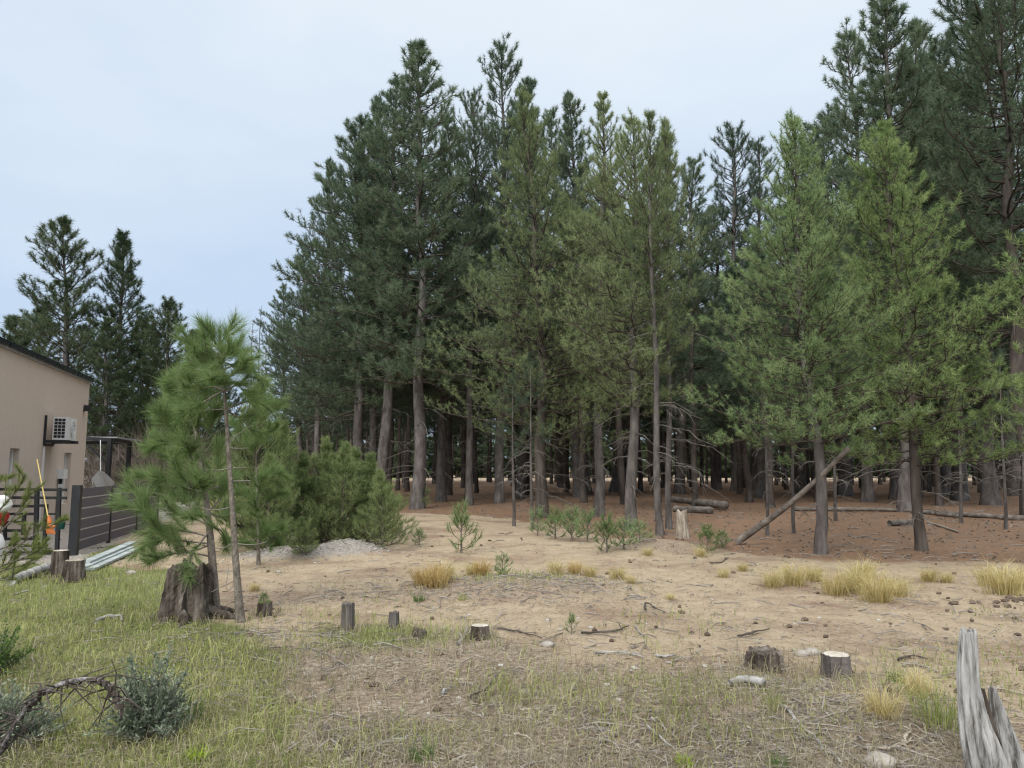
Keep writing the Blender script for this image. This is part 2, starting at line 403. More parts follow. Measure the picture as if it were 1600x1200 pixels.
# ground material
def ground_material():
    m, t, b = material('ground')
    nd = t.nodes.new; lk = t.links.new
    at = nd('ShaderNodeAttribute'); at.attribute_name = 'zone'
    sx = nd('ShaderNodeSeparateColor'); lk(at.outputs['Color'], sx.inputs[0])
    ge = nd('ShaderNodeNewGeometry')
    def nz(scale, detail=5, rough=.6, stretch=None):
        n = nd('ShaderNodeTexNoise'); n.inputs['Scale'].default_value = scale; n.inputs['Detail'].default_value = detail; n.inputs['Roughness'].default_value = rough
        if stretch:
            mp = nd('ShaderNodeMapping'); mp.inputs['Scale'].default_value = stretch
            mp.inputs['Rotation'].default_value = (0, 0, .5)
            lk(ge.outputs['Position'], mp.inputs[0]); lk(mp.outputs[0], n.inputs['Vector'])
        else:
            lk(ge.outputs['Position'], n.inputs['Vector'])
        return n.outputs['Fac']
    def ramp(f, stops):
        c = nd('ShaderNodeValToRGB'); e = c.color_ramp.elements
        stops = [(p_, tuple(min(q_ * ALB * 1.1, .7) if q_ != 1 else 1 for q_ in c_)) for p_, c_ in stops]
        e[0].position = stops[0][0]; e[0].color = (*stops[0][1], 1)
        e[1].position = stops[-1][0]; e[1].color = (*stops[-1][1], 1)
        for p, q in stops[1:-1]:
            k = e.new(p); k.color = (*q, 1)
        lk(f, c.inputs[0]); return c.outputs[0]
    def mix(f, a, c, mode='MIX'):
        q = nd('ShaderNodeMix'); q.data_type = 'RGBA'; q.blend_type = mode
        if isinstance(f, float): q.inputs[0].default_value = f
        else: lk(f, q.inputs[0])
        lk(a, q.inputs[6]); lk(c, q.inputs[7]); return q.outputs[2]
    def edge(wt, n, k=.5):
        """ragged edge: weight pushed by noise"""
        s = nd('ShaderNodeMath'); s.operation = 'MULTIPLY_ADD'; s.inputs[1].default_value = k; s.inputs[2].default_value = -k / 2
        lk(n, s.inputs[0])
        a = nd('ShaderNodeMath'); a.operation = 'ADD'; lk(wt, a.inputs[0]); lk(s.outputs[0], a.inputs[1])
        r = nd('ShaderNodeMapRange'); r.interpolation_type = 'SMOOTHSTEP'; r.inputs[1].default_value = .25; r.inputs[2].default_value = .75
        lk(a.outputs[0], r.inputs[0]); return r.outputs[0]
    n1, n2, n3, n4 = nz(.7), nz(4.5, 6), nz(26, 8, .75), nz(90, 5, .7)
    nf = nz(30, 6, .7, (1, .25, 1))
    dirt = ramp(n2, [(.28, (.22, .162, .106)), (.45, (.36, .280, .185)), (.6, (.43, .342, .235)), (.75, (.52, .430, .315))])
    grit = ramp(n3, [(.30, (.11, .086, .064)), (.42, (.29, .23, .16)), (.58, (.41, .33, .228)), (.72, (.60, .52, .40))])
    dirt = mix(.5, dirt, grit)
    redd = ramp(n3, [(.3, (.12, .08, .056)), (.5, (.24, .165, .115)), (.7, (.37, .275, .195))])
    q = ramp(n1, [(.48, (0, 0, 0)), (.66, (1, 1, 1))])
    dirt = mix(q, dirt, redd)
    litter = ramp(nf, [(.28, (.075, .049, .034)), (.46, (.165, .100, .062)), (.6, (.25, .160, .100)), (.76, (.43, .335, .25))])
    lit2 = ramp(n2, [(.35, (.13, .094, .070)), (.65, (.31, .182, .108))])
    litter = mix(.45, litter, lit2)
    green = ramp(n3, [(.3, (.07, .075, .028)), (.5, (.15, .165, .06)), (.7, (.27, .27, .12))])
    thatch = ramp(n3, [(.3, (.12, .090, .064)), (.45, (.25, .192, .138)), (.6, (.37, .295, .215)), (.75, (.50, .43, .33))])
    grav = ramp(n3, [(.3, (.14, .12, .10)), (.5, (.30, .27, .235)), (.7, (.46, .43, .39))])
    c = mix(edge(sx.outputs[2], n2), dirt, thatch)
    c = mix(edge(sx.outputs[1], n2), c, green)
    c = mix(edge(sx.outputs[0], n2), c, litter)
    c = mix(edge(at.outputs['Alpha'], n2, .3), c, grav)
    lk(c, b.inputs['Base Color'])
    b.inputs['Roughness'].default_value = .95
    bp = nd('ShaderNodeBump'); bp.inputs['Strength'].default_value = .9; bp.inputs['Distance'].default_value = .03
    ad = nd('ShaderNodeMath'); ad.operation = 'MULTIPLY_ADD'; ad.inputs[1].default_value = .4
    lk(n4, ad.inputs[0]); lk(n3, ad.inputs[2])
    lk(ad.outputs[0], bp.inputs['Height']); lk(bp.outputs[0], b.inputs['Normal'])
    return m
M['ground'] = ground_material()

# ------------------------------------------------------------------ ground sheet
ys = np.concatenate([[-60, -30, -15, -8, -4, -2, -1, 0, .6, 1.2], 1.6 * np.exp(np.arange(0, 3.75, .0125)), 68 * np.exp(np.arange(0.02, 2.3, .08))])
xp = np.concatenate([np.arange(0, 6.5, .055), 6.5 * np.exp(np.arange(0.02, 4.6, .045))])
xs = np.concatenate([-xp[:0:-1], xp])
XX, YY = np.meshgrid(xs, ys)
ZZ = height(XX, YY)
zf, zg, zt, zr = zones(XX, YY)
nx, ny = len(xs), len(ys)
ii = (np.arange(ny - 1)[:, None] * nx + np.arange(nx - 1)[None, :]).ravel()
FQ = np.stack([ii, ii + 1, ii + nx + 1, ii + nx], -1)
me = mesh('ground', np.stack([XX, YY, ZZ], -1).reshape(-1, 3), FQ, M['ground'], True,
          {'zone': np.stack([zf, zg, zt, zr], -1).reshape(-1, 4)})
tag(link('ground', me), 'bare tan clearing with needle litter under the pines and green grass', None, None, 'structure')

# ------------------------------------------------------------------ pine builder
GA = 2.399963
def pine(rng, H, cb, R, axis=None, prof=None, spacing=.5, per=5, el=(-10, 55), upc=.28, tw=.24, tl=.55, nl=.17, nw=.013, npt=13, tufts=3,
         tr=None, dead=0, deadlen=.5, S=10, gap=0.0, side=None, s0=.3, droop=0.0, cone=(.3, 1.2), dz=(.42, 1.0), up=(.1, .9)):
    """returns trunk (V,F), limbs (V,F), crown needles (V,F), dead limbs (V,F) in local metres, base at the origin"""
    tr = tr or .012 * H
    if axis is None:
        axis = [(0, 0, 0), (H, 0, 0)]
    ax = np.array(axis, float)
    def at(z):
        return np.stack([np.interp(z, ax[:, 0], ax[:, 1]), np.interp(z, ax[:, 0], ax[:, 2]), z], -1)
    K = 16
    zt_ = np.linspace(0, 1, K) ** 1.3 * H
    pt = at(zt_)
    pt[1:-1, :2] = .25 * pt[:-2, :2] + .5 * pt[1:-1, :2] + .25 * pt[2:, :2]
    wob = tr * .35
    pt[2:, 0] += wob * np.sin(zt_[2:] * 1.1 + rng.uniform(0, 6)); pt[2:, 1] += wob * np.cos(zt_[2:] * .9 + rng.uniform(0, 6))
    rr = tr * (1 - zt_ / H) ** .8 + .006
    rr = rr * (1 + .3 * np.exp(-zt_ / (tr * 1.6)))
    pt[0, 2] = -.15
    trunk = tubes(pt[None], rr[None], S)
    pj = (np.random.default_rng(3).uniform(-1, 1, trunk[0].shape)) * tr * .05
    trunk = (trunk[0] + pj, trunk[1])
    def axz(z):
        return np.stack([np.interp(z, zt_, pt[:, 0]), np.interp(z, zt_, pt[:, 1]), z], -1)
    # branches
    nw_ = max(3, int((H - cb) / spacing))
    t = np.repeat((np.arange(nw_) + .5) / nw_, per)
    t = np.clip(t ** .95 + rng.normal(0, .35 / nw_, len(t)), 0, .985)
    if gap:
        keep = rng.uniform(size=len(t)) > gap
        t = t[keep]
    n = len(t)
    az = np.arange(n) * GA + rng.uniform(-.5, .5, n)
    if prof is None:
        pf = (1 - t) ** .68 * (.7 + .3 * np.minimum(1, t / .15)) + .05
    else:
        pf = np.interp(t, prof[0], prof[1])
    lp = rng.uniform(0, 6.28, 4)
    lob = 1 + .20 * np.sin(2 * az + lp[0] + t * 5) + .16 * np.sin(3 * az + lp[1] - t * 9) + .14 * np.sin(az + lp[2] + t * 14)
    Ln = R * pf * np.minimum(rng.uniform(.6, 1.22, n) * lob, 1.28)
    if side is not None:
        Ln = Ln * (1 + side[1] * np.cos(az - side[0]))
    Ln = np.maximum(Ln, .16)
    e = np.radians(el[0] + (el[1] - el[0]) * t ** 1.1 + rng.normal(0, 7, n))
    z = cb + (H - cb) * t
    b0 = axz(z)
    K2 = 6
    s = np.linspace(0, 1, K2)
    dh = np.stack([np.cos(az), np.sin(az), 0 * az], -1)
    hx = Ln[:, None] * s * np.cos(e)[:, None]
    hz = Ln[:, None] * (s * np.sin(e)[:, None] + upc * s ** 2 - droop * s ** 2 * (1 - t)[:, None])
    B = b0[:, None, :] + dh[:, None, :] * hx[..., None]
    B[..., 2] += hz
    B[:, 1:] += rng.normal(0, .03, B[:, 1:].shape) * Ln[:, None, None]
    br = (tr * .16 * np.sqrt(np.clip(Ln / max(R, .3), .05, 1)))[:, None] * (1 - .85 * s)[None] + .003
    limbs = [tubes(B, br, 4)]
    # twigs
    bi, ss = [], []
    for k in range(n):
        m = max(2, int(round(Ln[k] * (1 - s0 * .8) / tw)))
        q = s0 + (1 - s0) * (np.arange(m) + rng.uniform(.2, .8, m)) / m
        bi.append(np.full(m, k)); ss.append(q)
    bi = np.concatenate(bi); ss = np.clip(np.concatenate(ss), 0, .99)
    fi = ss * (K2 - 1); i0 = np.minimum(fi.astype(int), K2 - 2); fr = (fi - i0)[:, None]
    p0 = B[bi, i0] * (1 - fr) + B[bi, i0 + 1] * fr
    tg = nrm(B[bi, i0 + 1] - B[bi, i0])
    sd_ = np.where(np.arange(len(bi)) % 2 == 0, 1., -1.)[:, None]
    lat = nrm(np.cross(tg, np.array([0, 0, 1.]))) * sd_
    rndv = nrm(rng.normal(size=lat.shape))
    td = nrm(tg * .75 + lat * rng.uniform(.35, 1.0, (len(bi), 1)) + np.array([0, 0, 1.]) * rng.uniform(up[0], up[1], (len(bi), 1)) + rndv * .25)
    tlen = np.clip(tl * Ln[bi] * (1.1 - ss) * rng.uniform(.6, 1.2, len(bi)) + .10, .10, 1.1)
    T0 = np.stack([p0, p0 + td * tlen[:, None] * .55, p0 + td * tlen[:, None] + np.array([0, 0, .22]) * tlen[:, None]], 1)
    limbs.append(tubes(T0, np.stack([.012 * tlen ** .5 + .002, .008 * tlen ** .5 + .002, np.full(len(bi), .002)], 1), 3))
    # tufts along twigs, at branch ends and on the leader
    tp, tdir = [], []
    for f in np.linspace(dz[0], dz[1], tufts):
        g = np.clip(f + rng.uniform(-.1, .08, len(bi)), 0.05, 1)[:, None]
        tp.append(np.where(g < .55, T0[:, 0] + (T0[:, 1] - T0[:, 0]) * g / .55, T0[:, 1] + (T0[:, 2] - T0[:, 1]) * (g - .55) / .45))
        tdir.append(nrm(td + nrm(rng.normal(size=td.shape)) * .35 + np.array([0, 0, .45])))
    tp.append(B[:, -1]); tdir.append(nrm(B[:, -1] - B[:, -2]))
    tp.append(B[:, -1] * .7 + B[:, -2] * .3); tdir.append(nrm(B[:, -1] - B[:, -2]))
    zl = np.linspace(H * .965, H, 4); tp.append(axz(zl)); tdir.append(np.tile([0, 0, 1.], (4, 1)))
    tp = np.concatenate(tp); tdir = np.concatenate(tdir)
    needles = tuft_needles(rng, tp, tdir, nl, nw, npt, cone)
    dl = None
    if dead:
        dz_ = rng.uniform(cb * .25, cb * 1.15, dead); da = rng.uniform(0, 6.28, dead)
        dL = deadlen * rng.uniform(.4, 1.2, dead) * R
        d0 = axz(dz_); sdh = np.stack([np.cos(da), np.sin(da), 0 * da], -1)
        sg = np.linspace(0, 1, 5)
        D = d0[:, None, :] + sdh[:, None, :] * (dL[:, None] * sg)[..., None]
        D[..., 2] += dL[:, None] * (.12 * sg - .45 * sg ** 2)[None] + 0
        D[:, 1:] += rng.normal(0, .025, D[:, 1:].shape) * dL[:, None, None]
        parts = [tubes(D, (.011 * np.ones(dead))[:, None] * (1 - .75 * sg)[None] + .002, 3)]
        k3 = 4
        src = np.repeat(np.arange(dead), k3); fr2 = rng.uniform(.3, .95, dead * k3)
        i3 = np.minimum((fr2 * 4).astype(int), 3)
        q0 = D[src, i3]; qd = nrm(nrm(D[src, i3 + 1] - D[src, i3]) + nrm(rng.normal(size=(dead * k3, 3))) * .8 + np.array([0, 0, -.15]))
        ql = dL[src] * rng.uniform(.15, .45, dead * k3)
        Q = np.stack([q0, q0 + qd * ql[:, None] * .5, q0 + qd * ql[:, None] + np.array([0, 0, -.1]) * ql[:, None]], 1)
        parts.append(tubes(Q, np.tile([.006, .004, .002], (dead * k3, 1)), 3))
        dl = join(parts)
    return trunk, join(limbs), needles, dl
def tuft_needles(rng, tp, tdir, nl, nw, npt, cone=(.35, 1.25), spread=.9):
    n = len(tp)
    tp = np.repeat(tp, npt, 0); td = np.repeat(tdir, npt, 0)
    m = len(tp)
    r = rng.normal(size=(m, 3)); pr = nrm(r - td * np.sum(r * td, 1, keepdims=True))
    a = rng.uniform(cone[0], cone[1], (m, 1))
    d = nrm(td * np.cos(a) + pr * np.sin(a))
    ln = nl * rng.uniform(.65, 1.15, (m, 1)) * np.repeat(rng.uniform(.8, 1.15, (n, 1)), npt, 0)
    b = tp - td * rng.uniform(0, spread, (m, 1)) * nl
    wv = nrm(np.cross(d, nrm(rng.normal(size=(m, 3))))) * nw * .5 * rng.uniform(.7, 1.2, (m, 1))
    V = np.stack([b - wv, b + wv, b + d * ln], 1).reshape(-1, 3)
    F = np.arange(m * 3).reshape(-1, 3)
    return V, F
def tree_meshes(name, data, mt, mn, ml=None):
    tk, lm, nd_, dl = data
    r = {'trunk': mesh(name + '_trunk', *tk, mt, True), 'limbs': mesh(name + '_limbs', *lm, ml or M['twig_live'], True), 'crown': mesh(name + '_crown', *nd_, mn)}
    if dl is not None:
        r['dead_limbs'] = mesh(name + '_dead', *dl, M['limb_dead'])
    return r
def place_tree(ms, label, cat, base, name='pine_tree', scale=(1, 1, 1), rz=0.0, tilt=(0, 0), group=None):
    z = float(height(base[0], base[1]))
    o = thing(name, label, cat, (base[0], base[1], z), group)
    o.rotation_euler = (Matrix.Rotation(tilt[0], 3, 'Y') @ Matrix.Rotation(tilt[1], 3, 'X') @ Matrix.Rotation(rz, 3, 'Z')).to_euler()
    o.scale = scale
    for k in ('trunk', 'limbs', 'crown', 'dead_limbs'):
        if k in ms:
            c = link(k, ms[k], o)
            if k in ('limbs', 'dead_limbs'):
                c['kind'] = 'stuff'
    return o

# --- prototypes of the tall dark pines
PROT = []
for k in range(7):
    rg = np.random.default_rng(100 + k)
    cbk = [4.2, 4.8, 3.8, 4.5, 5.2, 4.0, 4.3][k]
    pr = [None, ([0, .12, .4, .7, .9, 1], [.8, 1, .86, .62, .36, .16]), ([0, .1, .3, .55, .8, 1], [.9, .95, 1, .80, .46, .12]), None,
          ([0, .2, .5, .8, 1], [.65, .9, 1, .66, .18]), ([0, .15, .45, .75, .93, 1], [1, .85, .9, .52, .32, .14]), ([0, .25, .5, .75, 1], [.9, 1, .70, .50, .12])][k]
    d = pine(rg, 17, cbk, [2.5, 2.3, 2.7, 2.4, 2.2, 2.6, 2.4][k], prof=pr, spacing=[.36, .42, .36, .34, .46, .40, .38][k], per=[7, 7, 6, 7, 7, 6, 7][k], el=[(-16, 36), (-8, 44), (-20, 34), (-14, 38), (-6, 46), (-12, 40), (-10, 50)][k],
             tw=.2, tl=.5, nl=.21, nw=.020, npt=17, tufts=3, cone=(.2, 1.5), dz=(.5, 1.0), tr=.205, gap=[.12, .2, .1, .16, .24, .2, .15][k], s0=.2, dead=14, deadlen=.7, axis=[(0, 0, 0), (9, rg.uniform(-.15, .15), rg.uniform(-.15, .15)), (13, rg.uniform(-.15, .15), rg.uniform(-.15, .15)), (17, 0, 0)])
    PROT.append(tree_meshes('dark_pine', d, M['bark'], M['needle_dark']))
PROD = []     # deeper in the stand: sparser, duller
for k in range(3):
    rg = np.random.default_rng(140 + k)
    d = pine(rg, 16, [5.2, 4.6, 5.8][k], 2.3, spacing=.45, per=6, el=(-14, 48), tw=.3, tl=.5, nl=.30, nw=.026, npt=15, tufts=3, tr=.150, gap=.08, dead=6, deadlen=.6, S=8)
    PROD.append(tree_meshes('shaded_pine', d, M['bark_dark'], M['needle_deep']))
SPARSE = []   # thin, gappy crowns seen against the sky
for k in range(3):
    rg = np.random.default_rng(160 + k)
    d = pine(rg, 16, 4.5, 2.1, prof=([0, .3, .7, .9, 1], [1, 1, .74, .44, .16]), spacing=.42, per=6, el=(-4, 44), tw=.26, tl=.5, nl=.24, nw=.017, npt=15, tufts=3, tr=.2, gap=.15, dead=14, deadlen=.7)
    SPARSE.append(tree_meshes('sparse_pine', d, M['bark'], M['needle_deep']))

def stand(ms, bx, by, tx, ty, rpx, label, rz=0, H0=17., R0=2.45, Y=None, group=None, name='pine_tree'):
    b = G(bx, by)
    tpt = P(tx, ty, b[1])
    Hn = tpt[2]
    dx = tpt[0] - b[0]
    r = rpx / FPX * b[1] / R0
    return place_tree(ms, label, 'tree', b, name, (r, r, math.hypot(Hn, dx) / H0), rz, (math.atan2(dx, Hn), 0), group)

EDGE = [  # prototype, base px, base py, top px, top py, crown radius px, label
    (0, 652, 795, 657, 66, 92, 'tallest dark pine of the left group, its thick grey trunk nearest the bare dirt'),
    (1, 597, 790, 622, 128, 84, 'dark pine just left of the tallest, its grey trunk leaning to the right'),
    (2, 559, 788, 562, 188, 80, 'dark dense pine with straight grey trunk rising behind the young pine thicket'),
    (3, 492, 781, 518, 254, 47, 'dark pine at the left end of the stand with its trunk leaning right'),
    (6, 577, 779, 590, 160, 62, 'dark pine with thin shaded trunk between two thicker grey trunks'),
    (5, 468, 776, 474, 398, 50, 'short dark grey-green pine outermost at the left end of the stand'),
    (1, 446, 770, 442, 448, 34, 'smallest dark pine beside the bare dead trees at the stand corner'),
    (2, 689, 783, 700, 185, 70, 'dark pine with leaning grey trunk just right of the tallest pine'),
    (4, 733, 790, 741, 148, 52, 'dark pine ending in a thin lone spire between two high tops'),
    (5, 780, 787, 786, 73, 66, 'high dark pine with open rounded top second to the tallest'),
    (6, 812, 779, 826, 128, 58, 'dark pine top hidden half behind the olive pine in the middle'),
    (0, 903, 778, 890, 150, 62, 'dark pine with dense rounded top behind the olive pines'),
    (2, 918, 772, 860, 175, 60, 'dark pine standing close behind a second trunk in the middle of the stand'),
    (1, 1061, 772, 1082, 250, 66, 'dark pine with very thick trunk behind the two stacked logs'),
    (3, 960, 770, 1040, 215, 70, 'dark pine filling the gap behind the thin bare-stemmed pair'),
    (5, 1356, 785, 1326, 52, 76, 'tall dark pine with a blunt narrow top left of the highest right tops'),
    (0, 1416, 800, 1386, -12, 104, 'tall dark pine with thick trunk behind the leaning slim green pine'),
    (6, 1398, 780, 1432, 40, 70, 'dark pine with feathery top beside the giant at the right edge'),
    (2, 1320, 774, 1288, 182, 92, 'broad dark pine below the high right tops at the sky notch'),
    (3, 1500, 782, 1490, 120, 100, 'dark green pine filling the view below the giant right pine'),
    (1, 1250, 772, 1262, 300, 84, 'dark pine seen behind the pale green crown'),
    (5, 1188, 778, 1186, 380, 74, 'short dark pine behind the leaning dead pole foot'),
    (2, 1478, 776, 1468, 62, 96, 'dark pine whose top fills the gap left of the giant right pine'),
    (5, 1590, 774, 1530, 20, 110, 'dark pine standing behind the giant at the right edge'),
    (0, 1548, 790, 1540, 210, 110, 'dense dark pine in the shade behind the right tussocks'),
]
for k, (pi, bx, by, tx, ty, rp, lab) in enumerate(EDGE):
    stand(PROT[pi], bx, by, tx, ty, rp * 1.32, lab, rz=k * 1.9)
for k, (pi, bx, by, tx, ty, rp, lab) in enumerate([
        (0, 1150, 768, 1146, 203, 74, 'thin gappy pine top standing alone in the sky notch'),
        (1, 1176, 766, 1188, 232, 66, 'gappy pine a little shorter right beside the lone notch top'),
        (2, 1120, 766, 1118, 330, 70, 'low gappy pine at the bottom of the sky notch')]):
    stand(SPARSE[pi], bx, by, tx, ty, rp, lab, rz=k * 2.2 + 1, H0=16., R0=2.0)

# giant pine at the right edge
rg = np.random.default_rng(201)
gb = G(1612, 806)
gtop = P(1556, -150, gb[1])
d = pine(rg, gtop[2], 6.0, 3.7, axis=[(0, 0, 0), (6, -.05, 0), (gtop[2], gtop[0] - gb[0], 0)], prof=([0, .15, .4, .7, 1], [.8, 1, .95, .7, .15]), spacing=.48, per=6, el=(-12, 48),
         tw=.22, tl=.5, nl=.25, nw=.021, npt=24, tufts=3, tr=.28, gap=.04, cone=(.2, 1.5), dz=(.45, 1.0), upc=.35, dead=26, deadlen=.8)
place_tree(tree_meshes('giant_pine', d, M['bark_dark'], M['needle_dark']), 'giant dark pine cut by the top of the photo at the right edge', 'tree', gb)

# --- olive and bright trees at the front, each with its own mesh
def front(seed, bx, by, top, axis_px, R, cbz, mats, label, **kw):
    b = G(bx, by)
    Y = b[1]
    tp_ = P(top[0], top[1], Y)
    ax = [(0, 0, 0)]
    for q in axis_px:
        w_ = P(q[0], q[1], Y); ax.append((w_[2], w_[0] - b[0], 0))
    ax.append((tp_[2], tp_[0] - b[0], 0))
    d = pine(np.random.default_rng(seed), tp_[2], cbz, R, axis=ax, **kw)
    return place_tree(tree_meshes('front_pine', d, mats[0], mats[1], mats[2] if len(mats) > 2 else None), label, 'tree', b)
BR = dict(nl=.105, nw=.0088, npt=24, tufts=3, tw=.125, tl=.42, s0=.18, cone=(.2, 1.65), dz=(.45, 1.0))
front(301, 847, 808, (818, 150), [(846, 600), (838, 400)], 3.2, 2.4, (M['bark_dark'], M['needle_olive']), 'wide olive pine in the middle with dark flared trunk and low spreading boughs',
      prof=([0, .12, .3, .5, .75, .9, 1], [.8, 1, .92, .6, .38, .22, .08]), spacing=.33, per=6, el=(-8, 48), tr=.20, gap=.12, dead=22, deadlen=.5, s0=.12, nl=.14, nw=.012, npt=20, tufts=3, tw=.17, tl=.45, cone=(.2, 1.6), dz=(.4, 1.0))
front(302, 986, 828, (991, 188), [(990, 600), (992, 380)], 1.95, 3.0, (M['bark'], M['needle_olive']), 'olive pine with smooth grey trunk beside the thin bare-stemmed pair',
      prof=([0, .15, .35, .6, .85, 1], [.9, 1, .85, .58, .34, .10]), spacing=.29, per=6, el=(-5, 50), tr=.150, gap=.12, dead=18, deadlen=.6, side=(math.pi, .3), s0=.12, nl=.125, nw=.0105, npt=20, tufts=3, tw=.145, tl=.45, cone=(.2, 1.6), dz=(.4, 1.0))
front(303, 936, 806, (945, 150), [(938, 420)], 1.75, 3.4, (M['bark'], M['needle_olive']), 'olive pine with a bare candle tip between the middle and grey-trunked pines',
      prof=([0, .2, .5, .8, 1], [.8, 1, .8, .46, .10]), spacing=.32, per=6, el=(0, 52), tr=.17, gap=.1, dead=20, deadlen=.6, s0=.12, nl=.135, nw=.012, npt=20, tufts=3, tw=.165, tl=.45, cone=(.2, 1.6), dz=(.4, 1.0))
front(304, 1031, 835, (1013, 184), [(1022, 540)], .95, 5.0, (M['bark'], M['needle_olive']), 'left of the thin bare-stemmed pair of pines, taller and paler',
      prof=([0, .3, .6, .85, 1], [.8, 1, .72, .44, .12]), spacing=.28, per=6, el=(10, 62), tr=.085, dead=16, deadlen=1.1, nl=.14, nw=.011, npt=12, tufts=3, tw=.18, tl=.5)
front(305, 1045, 826, (1040, 195), [(1044, 600)], 1.0, 4.6, (M['bark'], M['needle_olive']), 'right of the thin bare-stemmed pair of pines with arching dead boughs',
      prof=([0, .3, .6, .85, 1], [.8, 1, .72, .44, .12]), spacing=.28, per=6, el=(10, 62), tr=.08, dead=24, deadlen=1.4, nl=.14, nw=.011, npt=12, tufts=3, tw=.18, tl=.5)
front(306, 1283, 865, (1240, 195), [(1277, 700), (1262, 590), (1246, 400)], 1.7, 1.75, (M['bark'], M['needle_bright']), 'pale green pine with slim grey trunk crossed by the leaning dead pole',
      prof=([0, .1, .35, .6, .85, 1], [.75, 1, .95, .64, .32, .08]), spacing=.22, per=6, el=(-12, 52), tr=.105, gap=.05, dead=8, deadlen=.45, side=(math.pi, .12), **BR)
front(307, 1440, 860, (1380, 200), [(1430, 700), (1418, 560), (1397, 420)], 1.8, 1.6, (M['bark_dark'], M['needle_lime']), 'yellow-green pointed pine on a leaning brown trunk behind the right tussocks',
      prof=([0, .1, .35, .6, .85, 1], [.8, 1, .92, .62, .34, .08]), spacing=.22, per=6, el=(-14, 54), tr=.10, gap=.05, dead=12, deadlen=.5, **BR)
front(308, 1704, 876, (1672, 170), [], 1.3, 1.9, (M['bark'], M['needle_lime']), 'light green pine at the right edge with only its branch tips in view',
      prof=([0, .12, .4, .7, 1], [.8, 1, .85, .5, .05]), spacing=.24, per=6, el=(-10, 62), tr=.10, gap=.05, dead=8, deadlen=.5, nl=.13, nw=.010, npt=16, tufts=3, tw=.14, tl=.5)

# --- slim young trees under the edge
rg = np.random.default_rng(330)
YP = []
for k in range(2):
    d = pine(np.random.default_rng(331 + k), 4.5, 2.0, .8, prof=([0, .3, 1], [.8, 1, .1]), spacing=.36, per=4, el=(-5, 55), tr=.05, dead=14, deadlen=.9, nl=.14, nw=.012, npt=11, tufts=3, tw=.2, tl=.5, S=7)
    YP.append(tree_meshes('slim_pine', d, M['bark'], M['needle_deep']))
for k, (bx, by, tx, ty, lab) in enumerate([
        (803, 822, 801, 590, 'straight thin sapling stem in front of the middle olive pine'),
        (832, 826, 828, 560, 'thin pale sapling stem just left of the dark flared trunk'),
        (1240, 832, 1238, 560, 'slim dark sapling behind the leaning dead pole'),
        (1199, 836, 1195, 540, 'slim dark sapling above the foot of the leaning pole'),
        (1306, 815, 1298, 600, 'bent little sapling right of the pale green pine trunk'),
        (1502, 818, 1496, 610, 'slender bluish sapling right of the leaning brown trunk'),
        (1572, 830, 1562, 560, 'slender leaning sapling near the right edge of the stand'),
        (1603, 812, 1594, 600, 'slender sapling at the very right edge')]):
    stand(YP[k % 2], bx, by, tx, ty, 40, lab, rz=k * 2.1, H0=4.5, R0=.8, name='pine_sapling')

# --- deep stand
taken = [G(b, y)[:2] for _, b, y, *_ in EDGE]
rg = np.random.default_rng(77)
cnt = 0
for Y in np.arange(31, 84, 4.3):
    for X in np.arange(-22, 66, 3.7):
        x = X + rg.uniform(-1.3, 1.3); y = Y + rg.uniform(-1.5, 1.5)
        px = 800 + FPX * x / y
        lim = 480 if y > 45 else 560
        if px < lim or px > 1720: continue
        if 1085 < px < 1135 and y < 200: pass
        if min(math.hypot(x - a[0], y - a[1]) for a in taken) < 2.0: continue
        if y < 35 and 640 < px < 830 and rg.uniform() < .5: continue
        Hh = rg.uniform(13.5, 16.5)
        mx_top = np.interp(px, [440, 480, 560, 650, 750, 900, 1060, 1105, 1190, 1250, 1300, 1400, 1700], [440, 380, 230, 150, 170, 200, 300, 420, 400, 300, 160, 100, 60])
        Hmax = (730 - mx_top) / FPX * y + 1.6
        Hh = min(Hh, Hmax - rg.uniform(.2, 1.0))
        if Hh < 5: continue
        f = rg.uniform(.85, 1.15)
        place_tree(PROD[cnt % 3], 'dark pine trunk deep in the shaded stand behind the front row', 'tree', (x, y), 'pine_tree',
                   (f, f, Hh / 16), rg.uniform(0, 6.28), (rg.normal(0, .02), rg.normal(0, .02)), 'pines deep in the shaded stand')
        cnt += 1
print('deep stand', cnt)
# far edge of the field beyond the stand
PROL = []
for k in range(2):
    d = pine(np.random.default_rng(450 + k), 9, .1, 2.8, spacing=.5, per=8, el=(-12, 50), tw=.45, tl=.5, nl=.5, nw=.09, npt=14, tufts=3, tr=.15, S=6)
    PROL.append(tree_meshes('low_pine', d, M['bark_dark'], M['needle_far']))
for k in range(64):
    x = -66 + (k % 32) * 5.2 + (k // 32) * 2.4 + rg.uniform(-1.2, 1.2); y = rg.uniform(112, 118) + (k // 32) * 6
    place_tree(PROL[k % 2], 'distant pine on the far side of the field, glimpsed between trunks', 'tree', (x, y), 'pine_tree', (1.35, 1.35, rg.uniform(.75, 1.1)), rg.uniform(0, 6), group='pines across the far field')

